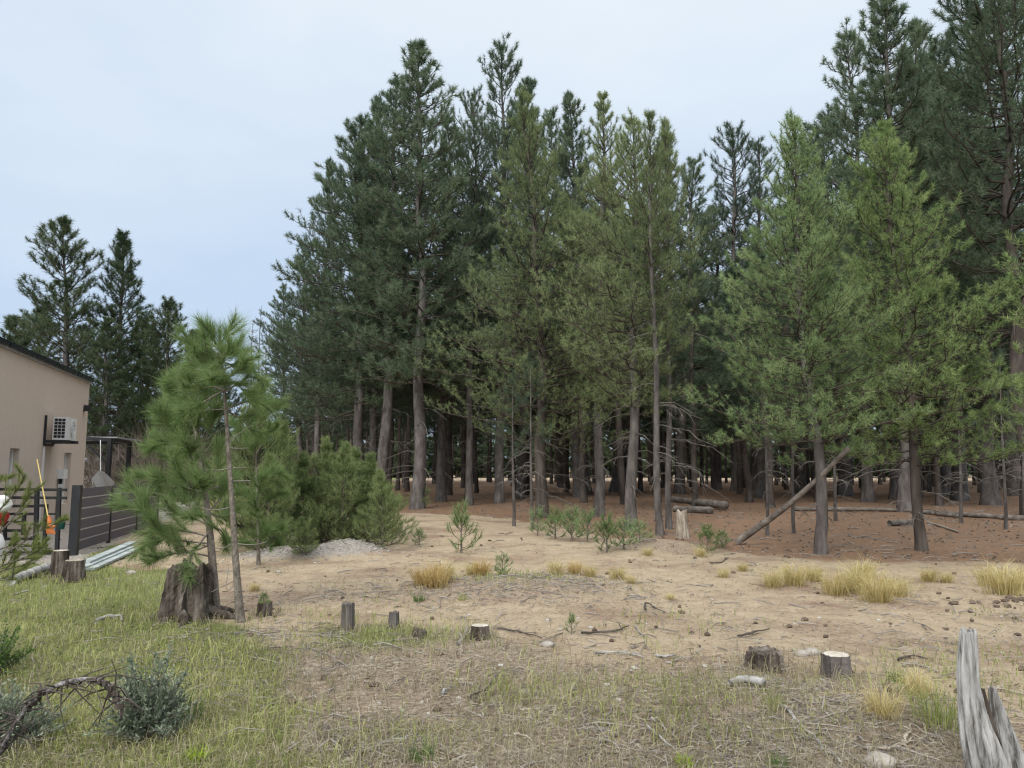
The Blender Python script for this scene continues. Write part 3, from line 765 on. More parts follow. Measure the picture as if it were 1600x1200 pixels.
# --- trees behind the house
FARL = []
for k in range(3):
    d = pine(np.random.default_rng(410 + k), 14, [2.8, 3.2, 2.4][k], [2.3, 2.1, 2.5][k], spacing=.40, per=7, el=(0, 56), tw=.22, tl=.5, nl=.24, nw=.022, npt=17, cone=(.2, 1.5), tufts=3, tr=.17, gap=.12, dead=24, deadlen=.9,
             prof=([0, .2, .5, .8, 1], [1, .95, .75, .5, .12]))
    FARL.append(tree_meshes('yard_pine', d, M['bark'], M['needle_far']))
for k, (pi, bx, by, tx, ty, rp, lab) in enumerate([
        (0, 108, 778, 100, 346, 76, 'tallest pine behind the beige house with boughs reaching left'),
        (1, 186, 776, 191, 368, 66, 'second tallest pine behind the house with rounded even top'),
        (2, 268, 777, 262, 472, 62, 'broad low-topped pine left of the foreground young pine'),
        (0, 30, 775, 22, 498, 62, 'short pine rising behind the roof at the left edge'),
        (1, 160, 782, 168, 500, 52, 'dark low pine close behind the house corner'),
        (2, 232, 773, 226, 500, 62, 'dark pine between the second tallest and the low-topped one'),
        (0, 306, 772, 306, 520, 56, 'dark pine mostly hidden behind the foreground young pine'),
        (2, 62, 770, 62, 480, 60, 'bushy pine partly hidden by the roof left of the tallest yard pine'),
        (1, 345, 768, 340, 560, 46, 'far low pine seen between the yard pines and the stand')]):
    stand(FARL[pi], bx, by, tx, ty, rp * 1.15, lab, rz=k * 1.3, H0=14., R0=2.2)

# dead bare trees
def bare(seed, H, nb, lean=0):
    rg = np.random.default_rng(seed)
    zt_ = np.linspace(0, H, 8)
    tk = tubes(np.stack([lean * zt_ / H + .05 * np.sin(zt_), 0 * zt_, zt_], -1)[None], (.10 * (1 - zt_ / H) + .012)[None], 6)
    z = rg.uniform(H * .35, H * .98, nb); a = rg.uniform(0, 6.28, nb); Ln = (1 - z / H) * 1.2 + .35
    dh = np.stack([np.cos(a), np.sin(a), 0 * a], -1); s = np.array([0, .5, 1])
    D = np.stack([lean * z / H, 0 * z, z], -1)[:, None] + dh[:, None] * (Ln[:, None] * s)[..., None]
    D[..., 2] += Ln[:, None] * (.25 * s + .25 * s * s)
    l1 = tubes(D, np.tile([.022, .014, .005], (nb, 1)), 3)
    src = np.repeat(np.arange(nb), 3); q0 = D[src, 1]; qd = nrm(nrm(D[src, 2] - D[src, 1]) + rg.normal(size=(nb * 3, 3)) * .4); ql = Ln[src] * rg.uniform(.2, .5, nb * 3)
    l2 = tubes(np.stack([q0, q0 + qd * ql[:, None] * .6, q0 + qd * ql[:, None]], 1), np.tile([.010, .007, .003], (nb * 3, 1)), 3)
    return tk, join([l1, l2])
for k, (bx, tx, ty, lab) in enumerate([(397, 397, 478, 'tallest bare dead tree in the sky gap left of the stand'), (385, 383, 502, 'shorter bare dead tree left in the sky gap'), (408, 410, 520, 'leafless thin dead tree right in the sky gap')]):
    b = G(bx, 764); tpt = P(tx, ty, b[1])
    tk, lm = bare(500 + k, tpt[2], 60)
    o = thing('dead_tree', lab, 'dead tree', (b[0], b[1], float(height(b[0], b[1]))))
    link('trunk', mesh('dead_trunk', *tk, M['bark']), o)
    tag(link('limbs', mesh('dead_limbs', *lm, M['twig_dead']), o), kind='stuff')

# bare brown brush behind the fence
def brush(seed, Hh, R, n):
    rg = np.random.default_rng(seed)
    a = rg.uniform(0, 6.28, n); o = rg.uniform(0, 1, n) ** .6 * R * .4
    b0 = np.stack([np.cos(a) * o, np.sin(a) * o, -.05 + 0 * a], -1)
    d = nrm(np.stack([np.cos(a) * rg.uniform(.1, .7, n), np.sin(a) * rg.uniform(.1, .7, n), np.ones(n)], -1))
    ln = Hh * rg.uniform(.55, 1.05, n); s = np.linspace(0, 1, 5)
    D = b0[:, None] + d[:, None] * (ln[:, None] * s)[..., None] + np.cumsum(rg.normal(0, .05, (n, 5, 3)), 1) * ln[:, None, None] * .4
    p = [tubes(D, .018 * (1 - .8 * s)[None] * np.ones((n, 1)) + .004, 3)]
    src = np.repeat(np.arange(n), 9); ix = rg.integers(1, 4, n * 9)
    q0 = D[src, ix]; qd = nrm(nrm(D[src, ix + 1] - D[src, ix]) + rg.normal(size=(n * 9, 3)) * .55); ql = ln[src] * rg.uniform(.12, .4, n * 9)
    p.append(tubes(np.stack([q0, q0 + qd * ql[:, None] * .5 + rg.normal(0, .03, q0.shape), q0 + qd * ql[:, None]], 1), np.tile([.009, .006, .003], (n * 9, 1)), 3))
    return join(p)
M['brush'] = noise_mat('brush', [(.11, .085, .068), (.20, .165, .14)], 2)
BRM = [mesh('brush_twigs', *brush(520 + k, 3.6, 2.2, 110), M['brush']) for k in range(2)]
for k, (bx, by, s, lab) in enumerate([(165, 783, .9, 'bare brown brush right behind the black pergola'), (215, 781, 1.05, 'bare brown brush between pergola and foreground pine'), (262, 783, 1.0, 'bare brown brush behind the left boughs of the foreground pine'),
                                      (420, 778, .8, 'bare brown brush left of the leaning trunk'), (455, 776, .75, 'bare twiggy brush under the outermost dark pine'), (320, 780, .9, 'bare brown brush hidden behind the young pine stem')]):
    b = G(bx, by)
    o = tag(link('bare_bush', BRM[k % 2], None, (b[0], b[1], 0)), lab, 'bush')
    o.scale = (s, s, s); o.rotation_euler = (0, 0, k * 1.1)

# ------------------------------------------------------------------ young pines of the thicket
TH = []
for k in range(4):
    d = pine(np.random.default_rng(600 + k), 2.3, .03, .80, prof=([0, .1, .4, .7, .9, 1], [1, 1, .72, .40, .18, .05]), spacing=.13, per=6, el=(-8, 76), upc=.4, tw=.095, tl=.55,
             nl=.12, nw=.0062, npt=16, tufts=3, tr=.035, S=7, s0=.2, cone=(.3, 1.1))
    TH.append(tree_meshes('young_pine', d, M['bark_young'], M['needle_thicket']))
for k, (bx, by, tx, ty, rp, lab) in enumerate([
        (598, 864, 594, 722, 36, 'small young pine at the right end of the thicket by the gravel heap'),
        (575, 852, 578, 690, 56, 'young pine with pale tip second from the thicket right end'),
        (535, 854, 538, 676, 60, 'bushy young pine in the middle of the thicket behind the gravel'),
        (500, 848, 510, 668, 60, 'young pine left of the thicket middle, pale candles on top'),
        (462, 852, 474, 690, 60, 'young pine above the left gravel heap'),
        (430, 848, 440, 646, 66, 'tall young pine at the left of the thicket'),
        (590, 838, 592, 712, 50, 'young pine set back at the right of the thicket'),
        (545, 836, 556, 680, 60, 'young pine set back in the thicket with yellowish tip'),
        (400, 862, 402, 590, 84, 'tall young pine of the thicket, behind the foreground bare stem'),
        (478, 876, 472, 792, 26, 'little dark young pine standing on the gravel edge'),
        (418, 868, 420, 700, 58, 'young pine low beside the foreground stem')]):
    stand(TH[k % 4], bx, by, tx, ty + 30, rp * .9, lab, rz=k * 1.7, H0=2.3, R0=.72, name='young_pine')

# small seedlings
SD = []
for k in range(3):
    d = pine(np.random.default_rng(640 + k), .6, .02, .30, prof=([0, .3, .7, 1], [.9, 1, .7, .3]), spacing=.095, per=4, el=(5, 58), upc=.3, tw=.10, tl=.5, nl=.115, nw=.0055, npt=14, tufts=2, tr=.012, S=5, s0=.35, gap=.1, cone=(.3, 1.0))
    SD.append(tree_meshes('seedling', d, M['bark_young'], M['needle_bright'] if k else M['needle_young']))
for k, (bx, by, ty, rp, lab) in enumerate([
        (721, 866, 810, 24, 'lone pine seedling on the bare dirt right of the thicket'),
        (655, 852, 832, 12, 'tiny dark seedling between the thicket and the lone seedling'),
        (840, 838, 806, 16, 'small seedling at the foot of the dark flared trunk'),
        (868, 842, 808, 20, 'pine seedling second in the low green row'),
        (893, 845, 806, 22, 'pine seedling in the middle of the low green row'),
        (918, 850, 812, 20, 'pine seedling right of the middle of the low green row'),
        (948, 865, 822, 22, 'foremost dark seedling of the low green row'),
        (975, 862, 826, 22, 'seedling in front of the smooth grey trunk'),
        (1000, 856, 830, 18, 'seedling at the foot of the grey trunk, right side'),
        (1105, 862, 830, 18, 'low green seedling right of the pale broken stump'),
        (1128, 858, 836, 14, 'low seedling beside the foot of the leaning pole'),
        (785, 905, 880, 14, 'small grey-green seedling beside the middle tussocks'),
        (893, 1000, 976, 9, 'tiny bright seedling alone on the dirt in the foreground'),
        (412, 950, 932, 9, 'tiny seedling growing from the mossy stump'),
        (660, 795, 770, 14, 'small seedling by the foot of the thickest grey trunk')]):
    stand(SD[k % 3], bx, by, bx, ty, rp, lab, rz=k * 1.3, H0=.6, R0=.26, name='pine_seedling')

# ------------------------------------------------------------------ foreground long-needled pines
def fg_pine(label, base_px, axis_px, boughs, seed, mat, tr, stubs=(), leader=True, nl=.195, thick=1.0):
    """boughs: list of pixel polylines with depth offsets; each carries tufts of long needles"""
    rg = np.random.default_rng(seed)
    b = G(*base_px); Y = b[1]; z0 = float(height(b[0], b[1]))
    org = np.array([b[0], b[1], z0])
    o = thing('young_pine', label, 'tree', tuple(org))
    pts = [np.array([b[0], b[1], z0 - .08])] + [P(x, y, Y) for x, y in axis_px]
    ln = smoothline(pts, 18) - org
    s = np.linspace(0, 1, 18)
    rr = tr * (1 - .8 * s) * (1 + .5 * np.exp(-s * 18))
    link('trunk', mesh('young_trunk', *tubes(ln[None], rr[None], 10), M['bark_young'], True), o)
    tp, td, lm = [], [], []
    for q in boughs:
        pl, dep, dens = q
        w_ = [P(x, y, Y + dep * k / max(1, len(pl) - 1)) for k, (x, y) in enumerate(pl)]
        c = smoothline(w_, 8) - org
        lm.append(tubes(c[None], np.linspace(.011, .004, 8)[None], 5))
        blen = np.linalg.norm(np.diff(c, axis=0), axis=1).sum()
        m = max(2, int(blen * dens * thick))
        # side shoots
        for k in range(m):
            f = .25 + .75 * (k + rg.uniform(.1, .9)) / m
            i = min(int(f * 7), 6); p0 = c[i] + (c[i + 1] - c[i]) * (f * 7 - i)
            tg = nrm(c[i + 1] - c[i])
            dr = nrm(tg * .9 + rg.normal(size=3) * .55 + np.array([0, 0, .35]))
            sl_ = rg.uniform(.10, .34) * (1.15 - f * .5)
            e1 = p0 + dr * sl_
            lm.append(tubes(np.stack([p0, (p0 + e1) / 2 + np.array([0, 0, -.01]), e1])[None], np.array([[.006, .005, .003]]), 4))
            for g in np.arange(.35, 1.01, .22):
                tp.append(p0 + (e1 - p0) * g); td.append(nrm(dr + np.array([0, 0, .12])))
        for g in (5.6, 6.3, 6.9):
            i = int(g); tp.append(c[i] + (c[min(i + 1, 7)] - c[i]) * (g - i)); td.append(nrm(c[7] - c[5]))
    if leader:
        for g in np.linspace(15.4, 17, 7):
            i = min(int(g), 16); tp.append(ln[i] + (ln[i + 1] - ln[i]) * (g - i)); td.append(nrm(nrm(ln[17] - ln[15]) + rg.normal(size=3) * .1))
    lm = join(lm)
    tag(link('limbs', mesh('young_limbs', *lm, M['bark_young'], True), o), kind='stuff')
    nd_ = tuft_needles(rg, np.array(tp), np.array(td), nl, .0044, 36, cone=(.15, .9), spread=.5)
    link('crown', mesh('young_crown', *nd_, mat), o)
    if stubs:
        st = []
        for pl, dep in stubs:
            w_ = [P(x, y, Y + dep * k / (len(pl) - 1)) for k, (x, y) in enumerate(pl)]
            c = smoothline(w_, 7) - org
            st.append(tubes(c[None], np.linspace(.0065, .0025, 7)[None], 4))
        tag(link('dead_limbs', mesh('young_dead', *join(st), M['twig_dead']), o), kind='stuff')
    return o
fg_pine('young pine with a tall bare stem and tufted top beside the big stump', (377, 978),
        [(370, 900), (362, 780), (356, 690), (350, 600), (344, 540), (343, 512)],
        [([(349, 600), (330, 572), (305, 545), (292, 528)], -.1, 16), ([(350, 600), (322, 590), (290, 590), (262, 600)], .25, 16), ([(352, 612), (385, 590), (405, 585), (420, 600)], .1, 15),
         ([(346, 560), (362, 545), (374, 535)], -.15, 14), ([(346, 560), (325, 540), (318, 520)], .1, 16), ([(344, 540), (352, 525), (360, 510)], .1, 14), ([(344, 545), (332, 530), (326, 508)], -.1, 16),
         ([(350, 605), (352, 590), (372, 580), (388, 560)], -.35, 12), ([(353, 640), (400, 620), (435, 640)], .5, 12), ([(351, 610), (330, 620), (300, 640), (278, 650)], -.3, 15),
         ([(350, 600), (340, 600), (330, 590)], -.5, 18), ([(352, 640), (320, 640), (270, 655), (250, 660)], .5, 14), ([(352, 640), (378, 655), (402, 680)], .3, 13), ([(350, 610), (330, 600), (308, 612), (286, 625)], .1, 15), ([(349, 590), (372, 600), (392, 625)], -.1, 13), ([(345, 555), (330, 560), (312, 570)], .1, 15), ([(346, 565), (362, 570), (378, 578)], .1, 14), ([(347, 575), (322, 568), (302, 574)], -.15, 16), ([(347, 578), (374, 568), (394, 572)], .15, 15), ([(346, 552), (326, 552), (310, 548)], .15, 16), ([(346, 556), (366, 552), (380, 548)], .1, 15), ([(348, 585), (340, 570), (330, 575)], -.3, 16), ([(347, 570), (352, 556), (362, 550)], -.25, 15)],
        701, M['needle_young'], .040,
        stubs=[([(358, 690), (380, 672), (396, 664)], -.1), ([(358, 700), (372, 701), (390, 700)], .1), ([(361, 730), (345, 736), (318, 733)], -.1), ([(364, 752), (392, 751)], 0), ([(364, 731), (385, 730)], .1),
               ([(366, 790), (345, 798), (325, 797), (303, 790)], -.15), ([(371, 850), (400, 852), (418, 846)], .1), ([(372, 905), (350, 915), (330, 925)], -.1), ([(368, 845), (350, 858), (332, 856)], .1),
               ([(374, 900), (360, 930), (345, 925), (358, 905), (358, 880)], -.05)])
fg_pine('bushy young pine with long needles whose stem stands against the big rotten stump', (337, 968),
        [(334, 900), (328, 830), (318, 750), (306, 680), (296, 620), (292, 590)],
        [([(318, 750), (290, 700), (262, 660), (246, 640)], -.2, 15), ([(322, 770), (280, 760), (240, 745), (215, 740)], .2, 15), ([(326, 820), (280, 800), (230, 790), (182, 792)], -.2, 15),
         ([(326, 820), (300, 790), (255, 770), (200, 765)], .3, 15), ([(330, 850), (290, 870), (255, 835), (225, 800)], -.3, 12), ([(310, 700), (280, 660), (262, 630)], .2, 15), ([(310, 700), (335, 660), (338, 640)], -.2, 14),
         ([(320, 760), (345, 720), (340, 700)], .2, 14), ([(300, 650), (275, 625), (262, 605)], 0, 15), ([(300, 650), (318, 620), (322, 600)], .1, 15), ([(326, 800), (345, 780), (352, 760)], .4, 13),
         ([(328, 830), (310, 850), (290, 880), (298, 905)], -.4, 11), ([(332, 870), (280, 860), (250, 870), (232, 880)], .3, 13), ([(322, 780), (300, 765), (268, 720)], -.4, 14),
         ([(327, 820), (350, 830), (352, 850)], .2, 13), ([(305, 680), (265, 690), (235, 700)], .1, 15), ([(330, 850), (240, 840), (215, 862)], .45, 13), ([(318, 750), (296, 730), (262, 715), (238, 690)], .4, 14),
         ([(329, 840), (296, 830), (262, 822), (238, 830)], -.1, 14), ([(316, 740), (300, 720), (290, 690)], -.5, 15), ([(322, 780), (318, 760), (306, 745)], -.55, 15), ([(326, 810), (312, 800), (300, 812)], -.5, 14), ([(308, 690), (312, 660), (306, 640)], -.4, 15), ([(298, 640), (290, 615), (294, 590)], -.2, 15), ([(324, 800), (345, 810), (366, 800)], .5, 13), ([(320, 765), (350, 760), (368, 745)], .6, 13)],
        702, M['needle_young'], .05)
fg_pine('loose young pine filling in behind the tall bare stem, boughs to the right', (404, 884),
        [(404, 840), (402, 770), (400, 710), (398, 660)],
        [([(403, 800), (420, 780), (440, 770)], -.2, 14), ([(402, 760), (425, 735), (446, 745)], -.2, 14), ([(400, 710), (420, 675), (434, 665)], -.1, 14), ([(400, 710), (380, 680), (366, 660)], -.2, 14),
         ([(403, 830), (425, 825), (442, 825)], -.3, 14), ([(403, 790), (385, 775), (366, 770)], -.3, 14), ([(399, 680), (408, 650), (426, 630)], -.1, 14), ([(403, 845), (422, 855), (440, 850)], -.2, 13),
         ([(403, 840), (386, 848), (370, 850)], -.2, 13), ([(402, 780), (405, 760), (412, 745)], -.5, 14), ([(403, 820), (402, 800), (398, 785)], -.5, 14), ([(403, 850), (410, 840), (418, 832)], -.5, 13), ([(401, 730), (398, 700), (404, 690)], -.4, 14)],
        703, M['needle_young'], .03)
# yellowish sprigs at the left edge
fg_pine('yellow-green young conifer at the left edge in front of the gate', (-30, 985),
        [(-26, 900), (-22, 820), (-18, 740), (-16, 690)],
        [([(-24, 850), (5, 830), (35, 790), (48, 770)], .1, 16), ([(-22, 820), (5, 790), (25, 770), (38, 745)], -.2, 16), ([(-25, 880), (20, 860), (60, 830), (98, 812)], .1, 17), ([(-26, 900), (10, 880), (45, 870), (70, 850)], -.2, 16),
         ([(-26, 905), (0, 890), (30, 885), (52, 880)], .2, 16), ([(-20, 780), (0, 750), (15, 745)], 0, 15), ([(-27, 915), (0, 905), (25, 905)], -.1, 15), ([(-25, 870), (15, 850), (45, 848), (70, 862)], .3, 15)],
        704, M['needle_sprig'], .03, nl=.075, thick=.8)

# ------------------------------------------------------------------ house
cor = P(137, 597, 22.0)
r0 = ray(0, 540)
near = r0 * ((cor[2] - CZ) / r0[2]) + np.array([0, 0, CZ])
wd = near[:2] - cor[:2]; wd = wd / np.linalg.norm(wd)          # along the wall, towards the camera
wn = np.array([-wd[1], wd[0]])                                   # outward normal
if wn @ (-cor[:2]) < 0: wn = -wn
WZ = cor[2] - .02
WL = 11.0
def wall_uv(px, py):
    r = ray(px, py)
    t = (cor[:2] @ wn) / (r[:2] @ wn)
    p = r * t + np.array([0, 0, CZ])
    return (p[:2] - cor[:2]) @ wd, p[2]
def wp(u, o, z):
    """wall coordinates -> world: u along the wall, o outwards, z up"""
    q = cor[:2] + wd * u + wn * o
    return np.array([q[0], q[1], z])
def wbox(u0, u1, o0, o1, z0, z1):
    R3 = np.stack([np.r_[wd, 0], np.r_[wn, 0], [0, 0, 1.]], 1)
    return box(wp((u0 + u1) / 2, (o0 + o1) / 2, (z0 + z1) / 2), (u1 - u0, o1 - o0, z1 - z0), R3=R3)
def hpart(name, parts, mat, parent):
    return link(name, mesh(name, *join(parts), mat), parent)
house = thing('house', 'beige stuccoed house with flat roof edge and black panels at the left edge', 'house', (0, 0, 0))
ua, za = wall_uv(16, 700); ub, _ = wall_uv(31, 700)
uc, zc = wall_uv(101, 707); ud, _ = wall_uv(112, 707)
w1 = (min(ua, ub), max(ua, ub), .6, za); w2 = (min(uc, ud), max(uc, ud), .6, zc)
wins = sorted([w1, w2])
us = [0.0]
parts = []
for (a0, a1, b0, b1) in wins:
    parts.append(wbox(us[-1], a0, -.25, 0, -.3, WZ)); parts.append(wbox(a0, a1, -.25, 0, -.3, b0)); parts.append(wbox(a0, a1, -.25, 0, b1, WZ)); us.append(a1)
parts.append(wbox(us[-1], WL, -.25, 0, -.3, WZ))
parts.append(wbox(-.24, 0, -8, -.001, -.3, WZ))
parts.append(wbox(.3, WL, -8, -7.75, -.3, WZ))
hpart('wall', parts, M['stucco'], house)
for (a0, a1, b0, b1) in wins:
    f = hpart('window', [wbox(a0, a0 + .06, -.2, -.12, b0, b1), wbox(a1 - .06, a1, -.2, -.12, b0, b1), wbox(a0 + .06, a1 - .06, -.2, -.12, b1 - .06, b1), wbox(a0 + .06, a1 - .06, -.2, -.12, b0, b0 + .06)], M['white_plastic'], house)
    hpart('pane', [wbox(a0 + .06, a1 - .06, -.17, -.155, b0 + .06, b1 - .06)], M['pane'], f)
hpart('roof', [wbox(-.30, WL, -8.05, .05, WZ + .003, WZ + .05)], M['flashing'], house)
for k in range(6):
    x0 = -.28 + k * 1.75 * 1.0
    hpart('solar_panel', [wbox(x0, x0 + 1.70, -1.2, .10, WZ + .055, WZ + .165)], M['panel_black'], house)
# wall lamp
lu, lz = wall_uv(131, 638)
lo = thing('wall_lamp', 'small black lamp high on the beige wall near its corner', 'lamp', tuple(wp(lu, 0, lz)))
def local(parts, o):
    V, F = join(parts); return V - np.array(o.location), F
link('lamp_body', mesh('lamp_body', *local([wbox(lu - .07, lu + .07, .015, .16, lz - .08, lz + .09)], lo), M['black_metal']), lo)
link('lamp_plate', mesh('lamp_plate', *local([wbox(lu - .05, lu + .05, 0, .012, lz - .10, lz + .06)], lo), M['black_metal']), lo)
# air conditioner
au, az_ = wall_uv(66, 690)
ac = thing('air_conditioner', 'white air conditioner unit on a black bracket on the beige wall', 'air conditioner', tuple(wp(au, 0, az_)))
def acp(name, parts, mat, parent=None):
    return link(name, mesh(name, *local(parts, ac), mat), parent or ac)
c0, c1, o0, o1, z0, z1 = au - .86, au - .04, .20, .52, az_ + .05, az_ + .62
body = acp('casing', [wbox(c0, c1, o0, o1, z0, z1)], M['white_plastic'])
gr = []
for i in range(3):
    for j in range(6):
        gr.append(wbox(c1 + .001, c1 + .008, o0 + .03 + i * .085, o0 + .10 + i * .085, z0 + .05 + j * .083, z0 + .115 + j * .083))
acp('side_louvre', gr, M['dark_gap'])
cc = wp((c0 + c1) / 2 - .06, o1, (z0 + z1) / 2)
ring = []
a = np.linspace(0, 2 * math.pi, 25)
W3 = np.stack([np.r_[wd, 0], np.r_[wn, 0], [0, 0, 1.]], 1)
cv = lambda r_, off: cc + (np.stack([r_ * np.cos(a), off + 0 * a, r_ * np.sin(a)], -1) @ W3.T)
disc = np.concatenate([cc[None] + wn_ for wn_ in [np.r_[wn, 0][None] * .004]]).reshape(1, 3)
dv = np.concatenate([disc, cv(.21, .004)]); df = np.array([(0, i, i + 1) for i in range(1, 25)])
acp('fan_opening', [(dv, df)], M['pane'])
acp('fan_grille', [tubes(cv(r_, .012)[None], np.full((1, 25), .006), 4) for r_ in (.06, .11, .16, .215)] + [bar(cc + np.r_[wd, 0] * .2 * math.cos(q) + np.array([0, 0, .2 * math.sin(q)]) + np.r_[wn, 0] * .012, cc - np.r_[wd, 0] * .2 * math.cos(q) - np.array([0, 0, .2 * math.sin(q)]) + np.r_[wn, 0] * .012, .01, .01) for q in (0.3, 1.1, 1.9, 2.7)], M['white_plastic'])
acp('bracket', [wbox(c1 - .06, c1 - .01, 0.002, .05, az_ - .08, az_ + .66), wbox(c0 + .05, c0 + .10, 0.002, .05, az_ - .08, az_ + .66), wbox(c1 - .06, c1 - .01, .052, .60, az_ - .03, az_ + .045), wbox(c0 + .05, c0 + .10, .052, .60, az_ - .03, az_ + .045), wbox(c0 + .1, c1 - .06, .3, .36, az_ - .028, az_ + .04), wbox(c0 + .1, c1 - .06, .005, .05, az_ - .1, az_ - .04)], M['black_metal'])
acp('pipe', [wbox(c1 - .1, c1 - .06, .0, .04, .1, az_ - .12)], M['white_plastic'])
# meter box with pipe
mu, mz = wall_uv(92, 742)
mb = thing('meter_box', 'white electric box on a pipe on the beige wall left of the narrow window', 'electric box', tuple(wp(mu, 0, mz)))
def mbp(name, parts, mat):
    return link(name, mesh(name, *local(parts, mb), mat), mb)
mbp('casing', [wbox(mu - .16, mu + .16, .003, .16, mz - .10, mz + .15)], M['white_plastic'])
mbp('coupling', [wbox(mu + .02, mu + .10, .03, .10, mz - .24, mz - .103)], M['dark_gap'])
mbp('pipe', [wbox(mu + .01, mu + .11, .02, .11, -.1, mz - .243)], M['white_plastic'])

# pergola behind the corner
pg = thing('pergola', 'black metal pergola frame beyond the house corner', 'pergola', (0, 0, 0))
pa, pb = P(172, 690, 24.5), P(132, 686, 24.5)
pc = pa + np.array([-.9, 3.0, 0])
link('post', mesh('post', *box((pa[0], pa[1], pa[2] / 2), (.12, .12, pa[2])), M['black_metal']), pg)
link('post', mesh('post', *box((pc[0], pc[1], pc[2] / 2), (.12, .12, pc[2])), M['black_metal']), pg)
link('beam', mesh('beam', *bar(pb + [-.8, 0, .06], pa + [.06, 0, .06], .1, .12), M['black_metal']), pg)
link('beam', mesh('beam', *bar(pc + [-2.5, 0, .06], pc + [.06, 0, .06], .1, .12), M['black_metal']), pg)
link('beam', mesh('beam', *bar(pa + [0, .06, .06], pc + [0, -.06, .06], .1, .12), M['black_metal']), pg)
link('brace', mesh('brace', *bar(P(138, 697, 24.5), P(171, 727, 24.5), .05, .05), M['black_metal']), pg)
link('canopy', mesh('canopy', *bar(np.array([pa[0] - 1.3, pa[1] + .0, pa[2] + .15]), np.array([pa[0] - 2.0, pa[1] + 3.0, pa[2] + .15]), 2.8, .04), M['flashing']), pg)
# hanging net chair
hc = thing('hanging_chair', 'white net hanging chair under the pergola beside the house corner', 'hanging chair', (0, 0, 0))
ap = P(157, 736, 20.5)
sr = []
rows, cols = 12, 12
Vc = []
for i in range(rows):
    f = i / (rows - 1)
    for j in range(cols):
        g = j / (cols - 1)
        x = ap[0] + (-.06 - .16 * f) * (1 - g) + g * (.05 + .36 * f ** .8); z = ap[2] - f * (.22 + .45 * (1 - abs(2 * g - 1) ** 2)) - .1 * f * g
        y = ap[1] + .25 * math.sin(math.pi * g) * f
        Vc.append((x, y, z))
Fc = [(i * cols + j, i * cols + j + 1, (i + 1) * cols + j + 1, (i + 1) * cols + j) for i in range(rows - 1) for j in range(cols - 1)]
Vc = np.array(Vc); nV = len(Vc)
Vc2 = np.concatenate([Vc, Vc + [0, -.02, 0]]); Fc2 = np.array(Fc + [tuple(q + nV for q in f[::-1]) for f in Fc])
link('net', mesh('net', Vc2, Fc2, M['cloth'], True), hc)
link('rope', mesh('rope', *tubes(np.array([ap, (ap + P(157, 690, 22.5)) / 2, P(157, 688, 24.4)])[None], np.full((1, 3), .012), 5), M['cloth']), hc)

# ------------------------------------------------------------------ gate and fence
GY = G(110, 869)[1]
gate = thing('metal_gate', 'black metal gate of crossing flat bars in front of the house', 'gate', (0, 0, 0))
def gbar(x0, y0, x1, y1, th=4.2):
    a_, b_ = P(x0, y0, GY), P(x1, y1, GY)
    t_ = th / FPX * GY
    link('bar', mesh('bar', *(bar(a_, b_, .035, t_) if abs(x1 - x0) > abs(y1 - y0) else bar(a_, b_, t_, .045)), M['black_metal']), gate)
for q in [(-60, 764, 104, 765.5), (-60, 777, 104, 778), (-60, 790, 56, 791), (-20, 803, 56, 803), (-60, 816, 34, 816), (-60, 829, 38, 829), (-60, 842, 54, 842), (-60, 863, 88, 864, 4), (-60, 877, 80, 877, 4), (60, 790, 72, 790), (56, 852, 74, 852), (74, 803, 92, 803, 3)]:
    gbar(*q)
for q in [(58, 762, 55, 884, 6), (93, 762, 89, 860, 5.5), (72.5, 788, 69, 855, 5), (38, 803, 36, 836, 5), (-55, 762, -55, 884, 6), (8, 790, 8, 842, 4), (22, 842, 22, 880, 4)]:
    gbar(*q)
fence = thing('board_fence', 'dark brown horizontal board fence between gate post and young pines', 'fence', (0, 0, 0))
f0 = P(114, 869, GY); f0[2] = 0
f1 = G(232, 829)
fd = f1 - f0; fl = np.linalg.norm(fd[:2]); fdn = np.r_[fd[:2] / fl, 0]; fl2 = fl * 1.15
FT = 1.22
def fpost(s, wdt, hh):
    c = f0 + fdn * s
    link('post', mesh('post', *box((c[0], c[1], hh / 2 - .1), (wdt, wdt, hh + .2), math.atan2(fdn[1], fdn[0])), M['black_metal']), fence)
fpost(0, .14, P(112, 758, GY)[2])
nb = 3
for k in range(1, nb + 1):
    fpost(fl2 * k / nb, .07, FT - .03)
bh = (FT - .06) / 6
shared = {}
for k in range(nb):
    s_a = fl2 * k / nb + (.08 if k == 0 else .04); s_b = fl2 * (k + 1) / nb - .04
    for j in range(6):
        zc_ = .07 + bh * (j + .5)
        a_ = f0 + fdn * s_a + [0, 0, zc_ + .004 * ((k * 5 + j * 3) % 3 - 1)]; b_ = f0 + fdn * s_b + [0, 0, zc_ - .004 * ((k + j) % 2)]
        link('board', mesh('board', *bar(a_, b_, .028, bh - .026), M['board']), fence)
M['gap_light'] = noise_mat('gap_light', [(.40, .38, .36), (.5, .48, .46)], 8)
link('backing', mesh('backing', *bar(f0 + fdn * .08 + [0, 0, FT / 2 + .02] + np.r_[-fdn[1], fdn[0], 0] * .0, f0 + fdn * fl2 + [0, 0, FT / 2 + .02] + np.r_[-fdn[1], fdn[0], 0] * .0, .022, FT - .12), M['gap_light']), fence)  # pale strip between boards; its colour stands in for reflection on board edges

